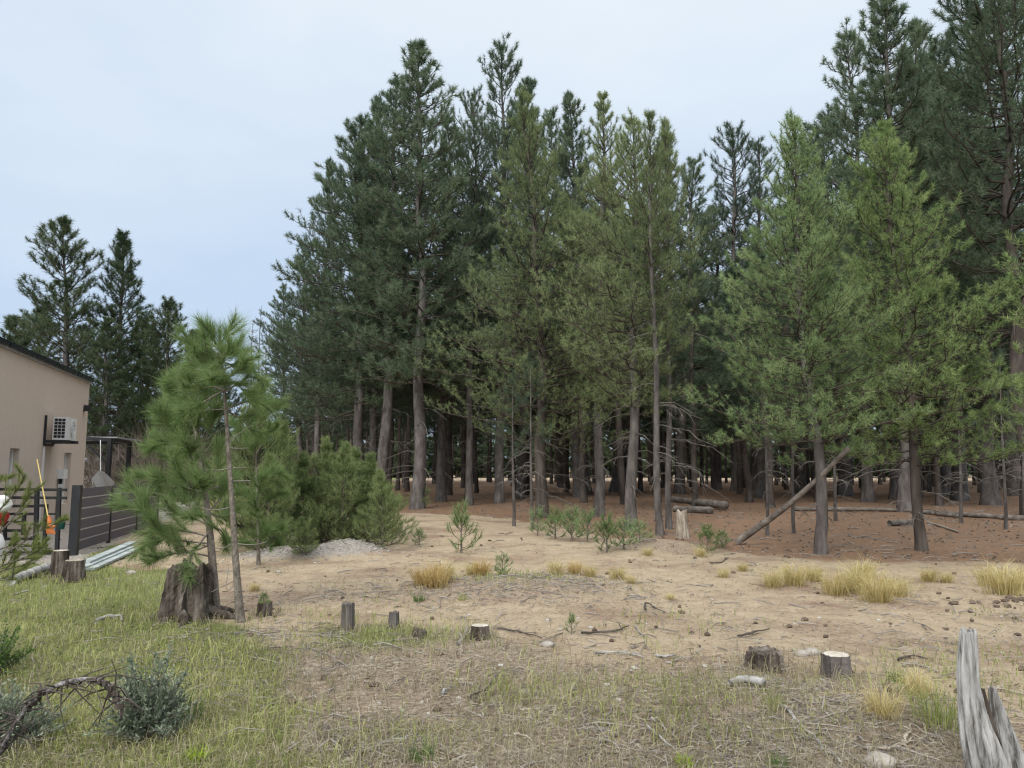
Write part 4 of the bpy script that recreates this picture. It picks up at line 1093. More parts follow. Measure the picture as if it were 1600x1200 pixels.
# things behind the gate
rk = thing('leaf_rake', 'orange leaf rake with long yellow handle leaning on the gate', 'rake', (0, 0, 0))
ra, rb_ = P(58, 718, 13.2), P(76, 812, 12.5)
link('handle', mesh('handle', *tubes(np.array([ra, (ra + rb_) / 2, rb_])[None], np.full((1, 3), .011), 6), M['yellow'], True), rk)
tin = []
for k in range(9):
    f = (k - 4) / 4
    e_ = P(80 + f * 6.5, 834, 12.45 - .04 * (1 - abs(f)))
    m_ = (rb_ * .45 + e_ * .55) + np.array([0, -.03, 0])
    tin.append(tubes(np.array([rb_, m_, e_])[None], np.array([[.014, .012, .010]]), 5))
tin.append(tubes(np.array([P(73, 823, 12.4), P(79, 821, 12.38), P(86, 823, 12.4)])[None], np.full((1, 3), .02), 5))
tin.append(tubes(np.array([P(76, 806, 12.47), P(77, 812, 12.46), P(78, 818, 12.46)])[None], np.array([[.018, .034, .040]]), 8))
link('head', mesh('head', *join(tin), M['orange'], True), rk)
def lathe(prof, S=20, c=(0, 0, 0), jit=0.0, seed=0):
    prof = np.array(prof, float); a = np.arange(S) * 2 * math.pi / S
    V = np.stack([prof[:, 0, None] * np.cos(a), prof[:, 0, None] * np.sin(a), prof[:, 1, None] + 0 * a], -1)
    if jit: V = V + np.random.default_rng(seed).normal(0, jit, V.shape)
    K = len(prof); V = V.reshape(-1, 3) + np.array(c)
    F = np.array([(k * S + s, k * S + (s + 1) % S, (k + 1) * S + (s + 1) % S, (k + 1) * S + s) for k in range(K - 1) for s in range(S)])
    return V, F
bz = P(97, 818, GY - .06)
bo = thing('bucket', 'small teal pail hanging on the black gate beside its post', 'bucket', tuple(bz))
link('shell', mesh('shell', *lathe([(.001, -.10), (.040, -.10), (.055, .02), (.060, .02), (.060, .03), (.048, .03), (.036, -.085), (.001, -.085)]), M['teal'], True), bo)
link('handle', mesh('handle', *tubes(np.array([(.056 * math.cos(q), 0, .025 + .09 * math.sin(q)) for q in np.linspace(0, math.pi, 9)])[None], np.full((1, 9), .004), 5), M['white_plastic']), bo)
# white and red bundle at the left edge
wb = P(2, 795, 11.2)
rgb_ = np.random.default_rng(8)
def lump(R3, seed, nu=16, nv=10, amp=.12):
    rg = np.random.default_rng(seed); V = []
    ph = rg.uniform(0, 6.28, 6)
    for i in range(nv + 1):
        th = math.pi * i / nv
        for j in range(nu):
            p_ = 2 * math.pi * j / nu
            k = 1 + amp * (math.sin(3 * p_ + ph[0] + 2 * th) + .7 * math.sin(5 * th + ph[1] + p_) + .5 * math.sin(7 * p_ + ph[2] - 3 * th)) * math.sin(th)
            V.append((R3[0] * k * math.sin(th) * math.cos(p_), R3[1] * k * math.sin(th) * math.sin(p_), R3[2] * k * math.cos(th)))
    F = [(i * nu + j, (i + 1) * nu + j, (i + 1) * nu + (j + 1) % nu, i * nu + (j + 1) % nu) for i in range(nv) for j in range(nu)]
    return np.array(V), np.array(F)
sk = thing('sack', 'white and red sack heap cut by the left edge before the gate', 'sack', (wb[0], wb[1], 0))
v_, f_ = lump((.13, .13, .14), 5); v_ = v_ + [0, 0, wb[2] + .06]
link('top', mesh('top', v_, f_, M['cloth'], True), sk)
v_, f_ = lump((.14, .14, .13), 6); v_ = v_ + [-.05, 0, wb[2] - .13]
link('body', mesh('body', v_, f_, M['red'], True), sk)
v_, f_ = lump((.2, .2, .36), 9); v_ = v_ + [-.22, .1, .34]
link('base', mesh('base', v_, f_, M['cloth'], True), sk)
# plank stack
for k, (x0, y0, x1, y1, hz_, lab) in enumerate([(132, 886, 208, 858, .10, 'topmost grey-green plank of the stack along the fence foot'), (128, 890, 204, 862, .05, 'lower grey-green plank of the stack along the fence foot'), (140, 890, 212, 863, .03, 'outer plank of the stack nearest the grass')]):
    a_, b_ = G(x0, y0), G(x1, y1)
    a_[2] = float(height(a_[0], a_[1])) + hz_; b_[2] = float(height(b_[0], b_[1])) + hz_
    m_ = (a_ + b_) / 2
    V, F = bar(a_ - m_, b_ - m_, .15, .035)
    tag(link('plank', mesh('plank', V, F, M['plank']), None, m_), lab, 'plank')

# ------------------------------------------------------------------ stumps, logs, sticks
def stump(label, px, py, hpx, wpx, matside, mattop, name='tree_stump', seed=0, tilt=0., flare=.35, ragged=.0, lobes=5, topr=.85, rootn=0, groove=.5):
    b = G(px, py); sc_ = b[1] / FPX
    Hh, Rr = hpx * sc_, wpx * sc_ / 2
    rg = np.random.default_rng(seed)
    S, K = 60, 18
    gr_a = rg.uniform(0, 6.28, 14); gr_w = rg.uniform(.04, .16, 14); gr_d = rg.uniform(.04, .2, 14)
    o = thing(name, label, 'stump', (b[0], b[1], float(height(b[0], b[1]))))
    a = np.arange(S) * 2 * math.pi / S
    ph = rg.uniform(0, 6.28, 5)
    V = []
    for k in range(K):
        f = k / (K - 1); z = -.08 + (Hh + .08) * f
        r = Rr * (topr + (1 - topr) * (1 - f) + flare * math.exp(-f * 5))
        rr = r * (1 + .07 * np.sin(lobes * a + ph[0]) * (1.6 - f) + .05 * np.sin((lobes * 2 + 1) * a + ph[1] + f) + .03 * np.sin(17 * a + ph[2] + 2 * f)) + rg.normal(0, .014, S) * Rr
        for q in range(14):
            da = (a - gr_a[q] - .12 * math.sin(4 * f + q) + np.pi) % (2 * np.pi) - np.pi
            rr = rr - Rr * gr_d[q] * groove * np.exp(-(da / gr_w[q]) ** 2) * (1 - .5 * f)
        zz = np.full(S, z)
        if k == K - 1: zz = zz + Hh * ragged * (np.sin(2 * a + ph[3]) * .5 + .5 * np.sin(5 * a + ph[4]) + rg.normal(0, .35, S))
        elif f > .6: zz = zz + Hh * ragged * (f - .6) / .4 * (np.sin(2 * a + ph[3]) * .5 + .5 * np.sin(5 * a + ph[4]))
        V.append(np.stack([rr * np.cos(a) + tilt * z, rr * np.sin(a), zz], -1))
    top = V[-1]
    V = np.concatenate(V)
    F = np.array([(k * S + s, k * S + (s + 1) % S, (k + 1) * S + (s + 1) % S, (k + 1) * S + s) for k in range(K - 1) for s in range(S)])
    link('bark', mesh('stump_side', V, F, matside, False), o)
    c = top.mean(0)
    rings = [c + (top - c) * q - np.array([0, 0, (1 - q) * Hh * (.02 + ragged * .8)]) for q in (1.0, .93, .6, .3)]
    TV = np.concatenate(rings + [(c - [0, 0, Hh * ragged * .8])[None]])
    TF = [(k * S + s, k * S + (s + 1) % S, (k + 1) * S + (s + 1) % S) for k in range(3) for s in range(S)] + [(k * S + s, (k + 1) * S + (s + 1) % S, (k + 1) * S + s) for k in range(3) for s in range(S)] + [(3 * S + s, 3 * S + (s + 1) % S, 4 * S) for s in range(S)]
    link('cut_face', mesh('stump_top', TV, np.array(TF), mattop, False), o)
    for k in range(rootn):
        q = rg.uniform(0, 6.28) if k else math.pi * 1.08
        ln = Rr * rg.uniform(1.2, 2.2)
        s = np.linspace(0, 1, 7)
        pth = np.stack([(Rr * .8 + ln * s) * math.cos(q) + .05 * np.sin(5 * s), (Rr * .8 + ln * s) * math.sin(q), Rr * .35 * (1 - s) ** 2 - .02 - .03 * s], -1)
        link('root', mesh('root', *tubes(pth[None], (Rr * .2 * (1 - .8 * s))[None], 7), matside, True), o)
    return o
stump('big dark rotten stump with hollow side beside the young pine stems', 289, 974, 74, 78, M['wood_rot'], M['wood_rot'], seed=1, flare=.22, ragged=.11, lobes=4, rootn=5, tilt=.06, groove=1.6)
stump('taller grey half of the double stump by the gate post', 92, 897, 40, 26, M['wood_rot'], M['wood_cut'], seed=2, flare=.3)
stump('lower half of the double stump near the planks', 114, 903, 32, 32, M['wood_rot'], M['wood_pale'], seed=3, flare=.25, tilt=.05)
stump('small mossy stump with a tiny seedling on top', 413, 966, 20, 24, M['wood_rot'], M['moss'], seed=4, flare=.2, ragged=.05)
stump('upright grey post-like stump on the grass edge', 543, 992, 42, 20, M['bark'], M['bark'], seed=5, flare=.05, topr=.95, ragged=.03)
stump('low weathered stump right of the post-like one, half in grass', 615, 990, 24, 17, M['bark'], M['bark'], seed=6, flare=.15, ragged=.08)
stump('flat freshly cut stump with pale top in the middle of the clearing', 750, 1007, 20, 30, M['wood_rot'], M['wood_cut'], seed=7, flare=.2)
stump('clean-cut grey stump with round flat top in the dry grass', 1308, 1066, 36, 44, M['bark'], M['wood_cut'], seed=8, flare=.18)
stump('dark crumbling stump left of the clean-cut one', 1196, 1048, 26, 60, M['wood_rot'], M['wood_rot'], seed=9, flare=.25, ragged=.12)
stump('pale broken stump in front of the stacked logs', 1066, 841, 41, 18, M['wood_pale'], M['wood_pale'], seed=10, flare=.25, ragged=.06)
stump('small dark root stump in the twigs right of the low stump', 655, 1003, 10, 24, M['wood_rot'], M['wood_rot'], seed=12, flare=.4, ragged=.2)

def log_thing(label, pts, r, mat, name='log', S=12, ends=True, cat='log', wob=.06, seed=0):
    rg = np.random.default_rng(seed)
    c = smoothline(pts, 12); m_ = c.mean(0)
    s = np.linspace(0, 1, 12)
    rr = (r[0] + (r[1] - r[0]) * s) * (1 + wob * rg.normal(size=12))
    V, F = tubes((c - m_)[None], rr[None], S, cap=True)
    V = V + rg.normal(0, max(r) * wob * .6, V.shape)
    return tag(link(name, mesh(name, V, F, mat, True), None, m_), label, cat)
def gp(px, py, dz_=0.0):
    g = G(px, py); g[2] = float(height(g[0], g[1])) + dz_; return g
log_thing('upper log of the pair lying behind the broken stump', [gp(1050, 790, .30), gp(1134, 797, .20)], (.12, .15), M['log_bark'], seed=1)
log_thing('lower log of the pair lying behind the broken stump', [gp(1054, 800, .10), gp(1112, 803, .11)], (.12, .13), M['log_bark'], seed=2)
log_thing('long thin mossy log lying across the shaded litter at right', [gp(1240, 797, .07), gp(1400, 799, .07), gp(1500, 808, .07)], (.08, .06), M['log_bark'], seed=3)
log_thing('second thin log lying farther back across the shaded litter', [gp(1445, 802, .06), gp(1600, 812, .06)], (.07, .09), M['log_bark'], seed=4)
log_thing('short cut log lying left of the leaning brown trunk', [gp(1390, 822, .08), gp(1428, 820, .08)], (.08, .08), M['log_bark'], seed=5)
log_thing('pale thin pole on the litter right of the leaning brown trunk', [gp(1450, 818, .03), gp(1497, 832, .03)], (.03, .025), M['wood_pale'], seed=6)
log_thing('dark dead pole leaning up against the pale green pine', [gp(1152, 853, .05), P(1215, 803, 14.8), P(1283, 745, 13.97), P(1326, 700, 13.45)], (.07, .04), M['log_bark'], 'leaning_pole', seed=7, wob=.02)
log_thing('bleached white log half in the grass by the left edge', [gp(18, 910, .06), gp(76, 892, .08)], (.075, .06), M['wood_grey'], seed=8)
log_thing('bleached thick stick in dry grass left of the crumbling stump', [gp(1140, 1093, .04), gp(1165, 1090, .05), gp(1195, 1096, .04)], (.02, .032), M['wood_grey'], seed=9)

def stick(label, pts, r=.012, mat='twig_dead', fork=None, lift=.015):
    w_ = [gp(x, y, lift + .01 * (k % 2)) for k, (x, y) in enumerate(pts)]
    c = smoothline(w_, 9); m_ = c.mean(0)
    rg = np.random.default_rng(int(pts[0][0] * 7 + pts[0][1]))
    c = c + rg.normal(0, r * .5, c.shape)
    parts = [tubes((c - m_)[None], np.linspace(r, r * .45, 9)[None], 6, cap=True)]
    for k in range(3):
        i = rg.integers(2, 7); d = nrm((c[i + 1] - c[i]) + rg.normal(size=3) * .04 * np.array([1, 1, .6])); ln = np.linalg.norm(c[-1] - c[0]) * rg.uniform(.15, .35)
        q = c[i] - m_ + d * ln * np.array([1, 1, .5])
        parts.append(tubes(np.stack([c[i] - m_, (c[i] - m_ + q) / 2 + rg.normal(0, r, 3), q])[None], np.array([[r * .5, r * .4, r * .2]]), 4))
    V, F = join(parts)
    return tag(link('stick', mesh('stick', V, F, M[mat], True), None, m_), label, 'stick')
for lab, pts, r, mt in [
        ('dark bent stick propped on the bare dirt in the middle', [(1010, 962), (1008, 946), (1022, 956), (1040, 964)], .012, 'bark_dark'),
        ('long curved dark stick left of the bent one on the dirt', [(910, 1001), (935, 996), (960, 998), (982, 988)], .012, 'bark_dark'),
        ('hooked stick right of the long curved one', [(991, 986), (1000, 997), (1013, 1000), (1003, 1022)], .010, 'twig_dead'),
        ('pale stick along the edge of the dry grass, middle', [(930, 1032), (962, 1027), (985, 1026), (1005, 1037)], .010, 'wood_grey'),
        ('short pale stick right of the long pale one', [(1025, 1030), (1040, 1035), (1056, 1030)], .012, 'wood_grey'),
        ('dark straight stick on open dirt above the crumbling stump', [(1154, 1003), (1178, 996), (1204, 989)], .011, 'bark_dark'),
        ('thin stick running right from the flat cut stump', [(772, 992), (805, 998), (845, 1007)], .010, 'bark_dark'),
        ('pale stick leaning in the grass left of the flat cut stump', [(716, 1018), (724, 1006), (733, 997)], .013, 'wood_grey'),
        ('long pale broken stick at the bottom right of the dry grass', [(1226, 1126), (1262, 1160), (1290, 1180), (1318, 1203)], .012, 'wood_grey'),
        ('thin pale stick behind the silver post', [(1548, 1083), (1575, 1086), (1604, 1092)], .010, 'wood_pale'),
        ('dark stick lying at the bottom edge in the grass', [(562, 1191), (600, 1178), (630, 1172), (658, 1174)], .012, 'twig_dead'),
        ('pale stick just above the dark one at the bottom edge', [(612, 1171), (636, 1168), (652, 1160)], .008, 'wood_grey'),
        ('short pale stick on dry thatch above the curved one', [(688, 1099), (698, 1088), (712, 1081)], .011, 'wood_grey'),
        ('curved brown stick on dry thatch below the flat stump', [(732, 1104), (755, 1092), (766, 1078), (776, 1066)], .011, 'bark_young'),
        ('thin grey stick low in the middle foreground', [(1012, 1148), (1030, 1164), (1056, 1182)], .009, 'wood_grey'),
        ('thin curved stick beside the pale rock at the bottom', [(1344, 1178), (1385, 1182), (1415, 1176), (1432, 1166)], .010, 'wood_pale'),
        ('short thick stick standing in dry grass near the silver post', [(1412, 1178), (1418, 1165), (1424, 1153)], .014, 'wood_pale'),
        ('pale flat stick right of the clean-cut stump', [(1410, 1048), (1430, 1046), (1466, 1054)], .011, 'twig_dead'),
        ('dark stick on open dirt left of the silver post', [(1402, 1040), (1425, 1034), (1452, 1038)], .010, 'bark_dark'),
        ('bleached crooked root piece left of the big rotten stump', [(146, 978), (165, 970), (180, 968), (192, 978)], .022, 'wood_grey'),
        ('long thin stick lying in grass below the post-like stump', [(480, 1020), (520, 1036), (556, 1060)], .007, 'twig_dead'),
        ('short pale stick at the bottom edge, middle', [(800, 1164), (820, 1168), (834, 1174)], .009, 'wood_pale'),
        ('thin grey branch lying in front of the gravel heap litter', [(400, 1000), (440, 1003), (500, 1001)], .008, 'twig_dead'),
        ('grey stick on the twig mound among the middle tussocks', [(835, 905), (850, 895), (862, 912)], .010, 'wood_grey'),
        ('pale stick lying right of the twig mound', [(875, 936), (893, 930), (908, 927)], .010, 'wood_pale'),
        ('dark branch lying below the leaning pole foot', [(1110, 878), (1125, 879), (1138, 870)], .012, 'bark_dark')]:
    stick(lab, pts, r, mt)

# silver split post
def silver_post():
    base = G(1556, 1246); Y = base[1]
    o = thing('weathered_post', 'silver-grey split dead trunk standing at the bottom right corner', 'dead trunk', (base[0], base[1], 0))
    org = np.array([base[0], base[1], 0])
    def shard(cl, wpx, dep, seed, mat, nm, S=110, K=44):
        rg = np.random.default_rng(seed)
        pts = smoothline([P(x, y, Y + d_) for x, y, d_ in cl], K) - org
        wf = np.interp(np.linspace(0, 1, K), np.linspace(0, 1, len(wpx)), wpx) * Y / FPX / 2
        a = np.arange(S) * 2 * math.pi / S
        ph = rg.uniform(0, 6.28, 6)
        V = []
        for k in range(K):
            f = k / (K - 1)
            r = 1 + .09 * np.sin(3 * a + ph[0] + f) + .09 * np.sin(7 * a + ph[1] + f * .8) + .07 * np.sin(12 * a + ph[2] - f * 1.3) + rg.normal(0, .008, S)
            r = r - .28 * np.exp(-((a - 4.9 - .25 * math.sin(4 * f + ph[3])) / .10) ** 2) * (.3 + .7 * math.sin(math.pi * f)) - .22 * np.exp(-((a - 5.6 + .3 * f) / .08) ** 2) * (1 - f)
            zz = np.zeros(S)
            cx_, cy_ = 3 * np.cos(a), 3 * np.sin(a)
            r = r + .16 * (vn(cx_ * 2 + 9, cy_ * 2 + f * 1.2, 1, seed) - .5) + .12 * (vn(cx_ * 5 + 9, cy_ * 5 + f * 2, 1, seed + 3) - .5)
            for q in range(9):
                w_ = .022 + .02 * ((q * 7) % 5) / 5; c_ = (q * 2.4 + seed) % 6.283 + .25 * math.sin(3 * f + q)
                da = (a - c_ + np.pi) % (2 * np.pi) - np.pi
                r = r - .20 * np.exp(-(da / w_) ** 2) * max(0, math.sin(math.pi * min(1, max(0, f * 1.6 - (q % 4) * .2))))
            if k == K - 1: zz = rg.normal(0, .004, S) + .03 * (vn(cx_ * 2.2, cy_ * 2.2, 1, seed + 8) - .5)
            V.append(np.stack([pts[k, 0] + wf[k] * r * np.cos(a), pts[k, 1] + wf[k] * dep * r * np.sin(a), pts[k, 2] + zz], -1))
        c = V[-1].mean(0) - [0, 0, .03]
        V = np.concatenate(V + [c[None]])
        F = [(k * S + s, k * S + (s + 1) % S, (k + 1) * S + (s + 1) % S) for k in range(K - 1) for s in range(S)] + [(k * S + s, (k + 1) * S + (s + 1) % S, (k + 1) * S + s) for k in range(K - 1) for s in range(S)] + [((K - 1) * S + s, (K - 1) * S + (s + 1) % S, K * S) for s in range(S)]
        link(nm, mesh(nm, V, np.array(F), mat, True), o)
    shard([(1556, 1252, 0), (1540, 1200, 0), (1522, 1130, 0), (1512, 1060, 0), (1513, 1000, 0), (1513, 984, 0)], [62, 54, 48, 37, 29, 27, 21], .8, 1, M['silver'], 'trunk')
    shard([(1590, 1256, .1), (1576, 1190, .08), (1560, 1120, .06), (1550, 1076, .05)], [54, 46, 28, 10], .6, 2, M['silver'], 'splinter')
    shard([(1570, 1250, .03), (1555, 1190, .03), (1541, 1120, .03), (1535, 1078, .03)], [36, 30, 20, 6], .6, 3, M['wood_rot'], 'splinter')
silver_post()
# rocks
for k, (px, py, r, lab) in enumerate([(1375, 1196, .07, 'pale rounded rock at the bottom edge'), (1252, 1031, .05, 'small pale rock left of the clean-cut stump'), (1268, 1029, .06, 'flat pale rock touching the first one by the clean-cut stump'), (856, 1020, .05, 'whitish stone on the dirt below the flat cut stump'), (205, 893, .06, 'whitish stone near the planks'), (435, 896, .04, 'tiny white stone in front of the gravel heap')]):
    V, F = lump((r * 1.25, r, r * .7), 30 + k, amp=.07)
    tag(link('rock', mesh('rock', V, F, M['rock'], True), None, gp(px, py, r * .2)), lab, 'rock')

# arched dead branch and bushes, bottom left
def dead_branch():
    pl = [(-20, 1210), (8, 1160), (30, 1120), (58, 1086), (95, 1068), (130, 1060), (160, 1062), (180, 1080), (188, 1108), (190, 1125)]
    Y0 = 3.95
    c = smoothline([P(x, y, Y0 + .1 * k / 9) for k, (x, y) in enumerate(pl)], 28)
    m_ = c.mean(0)
    rg = np.random.default_rng(12)
    s = np.linspace(0, 1, 28)
    rr = np.interp(s, [0, .3, .7, 1], [.010, .012, .011, .006]) * (1 + .12 * rg.normal(size=28))
    o = thing('dead_branch', 'arched grey dead branch with ragged bark at the bottom left', 'branch', tuple(m_))
    link('limb', mesh('dead_limb', *tubes((c - m_)[None], rr[None], 9, cap=True), M['branch_grey'], True), o)
    tw = []
    for k in range(60):
        i = rg.integers(2, 26); d = nrm(rg.normal(size=3) * np.array([1, .7, .6]) + np.array([-.2, 0, -.2])); ln = rg.uniform(.06, .3)
        q = c[i] - m_
        tw.append(tubes(np.stack([q, q + d * ln * .5 + rg.normal(0, .01, 3), q + d * ln + np.array([0, 0, -.03])])[None], np.array([[.006, .004, .002]]), 4))
    tag(link('twigs', mesh('dead_twigs', *join(tw), M['bark_dark']), o), kind='stuff')
    fl = []
    for k in range(40):
        i = rg.integers(4, 27); q = c[i] - m_ + nrm(rg.normal(size=3)) * rr[i] * .9
        fl.append(box(q, (rg.uniform(.02, .06), .012, rg.uniform(.01, .03)), rg.uniform(0, 3)))
    tag(link('bark_flakes', mesh('bark_flakes', *join(fl), M['wood_rot']), o), kind='stuff')
dead_branch()
def leafy(label, px, py, hpx, rpx, seed, n, leaf=.026, mat='bush', yo=0):
    b = G(px, py); sc_ = b[1] / FPX
    Hh, R = hpx * sc_, rpx * sc_
    rg = np.random.default_rng(seed)
    o = thing('leafy_bush', label, 'bush', (b[0], b[1], float(height(b[0], b[1]))))
    a = rg.uniform(0, 6.28, n); e = rg.uniform(.15, 1.25, n)
    d = nrm(np.stack([np.cos(a) * np.cos(e), np.sin(a) * np.cos(e), np.sin(e)], -1))
    ln = rg.uniform(.5, 1.05, n)
    s = np.linspace(0, 1, 6)
    D = d[:, None] * (ln[:, None] * s)[..., None] * np.array([R, R, Hh]) + np.cumsum(rg.normal(0, .02, (n, 6, 3)), 1) * np.array([R, R, Hh])[None, None] * 1.2
    D[:, 0] *= .3
    D[..., 2] = np.maximum(D[..., 2], -.02)
    tag(link('stems', mesh('bush_stems', *tubes(D, np.tile(np.linspace(.005, .0015, 6), (n, 1)), 4), M['twig_dead']), o), kind='stuff')
    m = n * 46
    src = rg.integers(0, n, m); f = rg.uniform(.2, 1, m) ** .8 * 5; i = np.minimum(f.astype(int), 4); fr = (f - i)[:, None]
    p = D[src, i] * (1 - fr) + D[src, i + 1] * fr + rg.normal(0, .006, (m, 3))
    ld = nrm(nrm(D[src, i + 1] - D[src, i]) + rg.normal(size=(m, 3)) * .8 + np.array([0, 0, .3])); wv = nrm(np.cross(ld, rg.normal(size=(m, 3))))
    L_ = leaf * rg.uniform(.6, 1.3, (m, 1))
    V = np.stack([p, p + ld * L_ * .5 - wv * L_ * .2, p + ld * L_, p + ld * L_ * .5 + wv * L_ * .2], 1).reshape(-1, 3)
    F = np.arange(m * 4).reshape(-1, 4)
    link('foliage', mesh('bush_foliage', V, F, M[mat]), o)
    return o
leafy('grey-green leafy bush at the end of the arched dead branch', 228, 1160, 130, 74, 21, 190)
leafy('grey-green bush at the left edge under the arched branch', 15, 1165, 110, 75, 22, 120)
leafy('dark leafy weed at the left edge above the arched branch', -8, 1060, 80, 50, 23, 70, mat='blade_green')

# ------------------------------------------------------------------ grass builders
def blades(rg, p, h, w_, lean=.5, d=None, K=3):
    n = len(p)
    a = rg.uniform(0, 6.28, n)
    dr = np.stack([np.cos(a), np.sin(a), 0 * a], -1) if d is None else d
    h = np.asarray(h).reshape(-1, 1) * np.ones((n, 1)); ln = lean * rg.uniform(.2, 1.3, (n, 1))
    sdv = np.cross(dr, np.array([0, 0, 1.])); q = rg.uniform(0, 6.28, (n, 1)); sdv = sdv * np.cos(q) + dr * np.sin(q)
    up = np.array([0, 0, 1.])
    p1 = p + up * h * .55 + dr * h * ln * .25; p2 = p + up * h * np.maximum(.98 - ln * .45, .12) + dr * h * ln
    ww = np.asarray(w_).reshape(-1, 1) * .5
    V = np.stack([p - sdv * ww, p + sdv * ww, p1 - sdv * ww * .8, p1 + sdv * ww * .8, p2], 1).reshape(-1, 3)
    b = np.arange(n)[:, None] * 5
    F = np.stack([b + [0, 1, 3], b + [0, 3, 2], b + [2, 3, 4]], 1).reshape(-1, 3)
    return V, F
TU = []
for k in range(5):
    rg = np.random.default_rng(800 + k)
    n = 420
    a = rg.uniform(0, 6.28, n); r = np.abs(rg.normal(0, .075, n))
    dr = np.stack([np.cos(a), np.sin(a), 0 * a], -1)
    p = np.stack([r * np.cos(a), r * np.sin(a), -.02 + 0 * a], -1)
    V, F = blades(rg, p, rg.uniform(.20, .62, n) * rg.uniform(.7, 1.05, n), np.full(n, .0055), .95, nrm(dr + rg.normal(0, .55, dr.shape) * [1, 1, 0]))
    TU.append(mesh('tussock_blades', V, F, M['tussock'] if k < 4 else M['tussock_orange']))
TUS = [(1208, 915, .8, 0, 'left tussock of the large yellow grass row before the pale green pine'), (1240, 912, .85, 1, 'second yellow tussock from the left in the large row'), (1272, 908, .7, 2, 'third yellow tussock of the large row, set back'),
       (1305, 926, .9, 1, 'leftmost tussock of the big yellow clump right of the row'), (1338, 924, 1.0, 3, 'tall tussock in the middle of the big yellow clump'), (1372, 938, 1.0, 0, 'foremost tussock of the big yellow clump'), (1400, 930, .85, 2, 'right tussock of the big yellow clump'), (1350, 905, .8, 1, 'tussock at the back of the big yellow clump'),
       (1452, 907, .6, 3, 'small pale tussock between the big clump and the right edge'), (1478, 908, .5, 2, 'low pale tussock next to the small one'), (1545, 918, .9, 0, 'left tussock at the right edge'), (1572, 936, 1.05, 1, 'large yellow tussock at the right edge above dark clods'), (1598, 925, .95, 3, 'outermost yellow tussock cut by the right edge'),
       (680, 928, .95, 4, 'tall orange tussock in the middle of the clearing'), (660, 922, .7, 4, 'shorter orange tussock left of the tall one'), (693, 918, .8, 3, 'pale tussock right behind the tall orange one'), (752, 908, .75, 4, 'orange tussock beside the twig mound'), (738, 902, .5, 3, 'small pale tussock left of the twig mound'),
       (868, 903, .6, 2, 'pale tussock left of the pair past the twig mound'), (898, 902, .65, 4, 'orange tussock of the pair past the twig mound'), (922, 904, .6, 0, 'yellow tussock of the pair past the twig mound'), (965, 908, .55, 1, 'small tussock right of the pair'), (985, 916, .4, 2, 'tiny tussock at the end of the middle row'),
       (1048, 938, .3, 3, 'tiny lone tussock on open dirt'), (1130, 904, .4, 2, 'small tussock on open dirt left of the large row'), (1160, 892, .4, 0, 'small tussock just before the leaning pole'), (1012, 868, .5, 1, 'pale tussock on the litter mound by the seedlings'), (1095, 868, .5, 3, 'pale tussock left of the leaning pole foot'), (398, 920, .35, 0, 'tiny yellow tussock right of the bare pine stem'), (1435, 1105, .55, 2, 'straw tussock in dry grass left of the silver post'), (1380, 1140, .6, 1, 'straw tussock on the dry twig heap')]
for k, (px, py, s, m, lab) in enumerate(TUS):
    o = tag(link('grass_tussock', TU[m], None, gp(px, py, -.01)), lab, 'grass')
    f = s * (.9 + .25 * ((k * 37) % 10) / 10)
    o.scale = (f * 1.1, f * 1.1, f * 1.0); o.rotation_euler = (0, 0, k * 1.7)
# green clumps
for k, (px, py, s, mat, lab) in enumerate([(282, 1135, .9, 'blade_green', 'dark green blade clump beside the leafy bush'), (655, 945, .5, 'blade_green', 'low green clump at the foot of the orange tussock'), (722, 945, .4, 'grass', 'yellow-green clump between the tussocks'), (308, 1200, .35, 'sprout', 'bright yellow-green sprout at the bottom left'), (1070, 1200, .3, 'sprout', 'bright yellow-green sprout at the bottom middle'), (660, 1200, .5, 'blade_green', 'dark green weed at the bottom edge'),
                                     (1210, 1125, .5, 'grass', 'green clump left of the dry twig heap'), (1460, 1150, 1.0, 'grass', 'large green clump at the foot of the silver post'), (1400, 1070, .5, 'blade_green', 'dull green clump right of the clean-cut stump'), (1215, 1200, .4, 'blade_green', 'green weed at the bottom edge left of the pale stick'), (785, 912, .6, 'blade_green', 'grey-green weed on the twig mound')]):
    rg = np.random.default_rng(850 + k); n = 130
    a = rg.uniform(0, 6.28, n); r = rg.uniform(0, 1, n) ** .6 * .13
    dr = np.stack([np.cos(a), np.sin(a), 0 * a], -1)
    V, F = blades(rg, np.stack([r * np.cos(a), r * np.sin(a), -.02 + 0 * a], -1), rg.uniform(.12, .36, n), np.full(n, .006 if mat != 'sprout' else .02), .5, nrm(dr + rg.normal(0, .4, dr.shape) * [1, 1, 0]))
    o = tag(link('grass_clump', mesh('clump_blades', V, F, M[mat]), None, gp(px, py, -.01)), lab, 'weed'); o.scale = (s, s, s)

# ------------------------------------------------------------------ ground cover (uncountable)
def scatter(rg, n, ymin, ymax, wfun, pw=1.0, halfw=.78):
    """points with density falling with distance, kept by a weight"""
    u = rg.uniform(0, 1, n)
    y = (ymin ** (-pw) + u * (ymax ** (-pw) - ymin ** (-pw))) ** (-1 / pw)
    x = rg.uniform(-1, 1, n) * (y * halfw + .6)
    wv = wfun(x, y)
    k = rg.uniform(0, 1, n) < wv
    x, y = x[k], y[k]
    return np.stack([x, y, height(x, y)], -1)
rg = np.random.default_rng(900)
def wgreen(x, y):
    f, g, t_, r = zones(x, y); return np.clip(g * (.45 + .9 * vn(x, y, .35, 31)), 0, 1) * (1 - r)
p = scatter(rg, 150000, 2.6, 15, wgreen, 1.0)
n = len(p)
V, F = blades(rg, p - [0, 0, .01], rg.uniform(.05, .17, n) * (.5 + .8 * vn(p[:, 0], p[:, 1], .6, 33)), .0032 + .0006 * p[:, 1], .8)
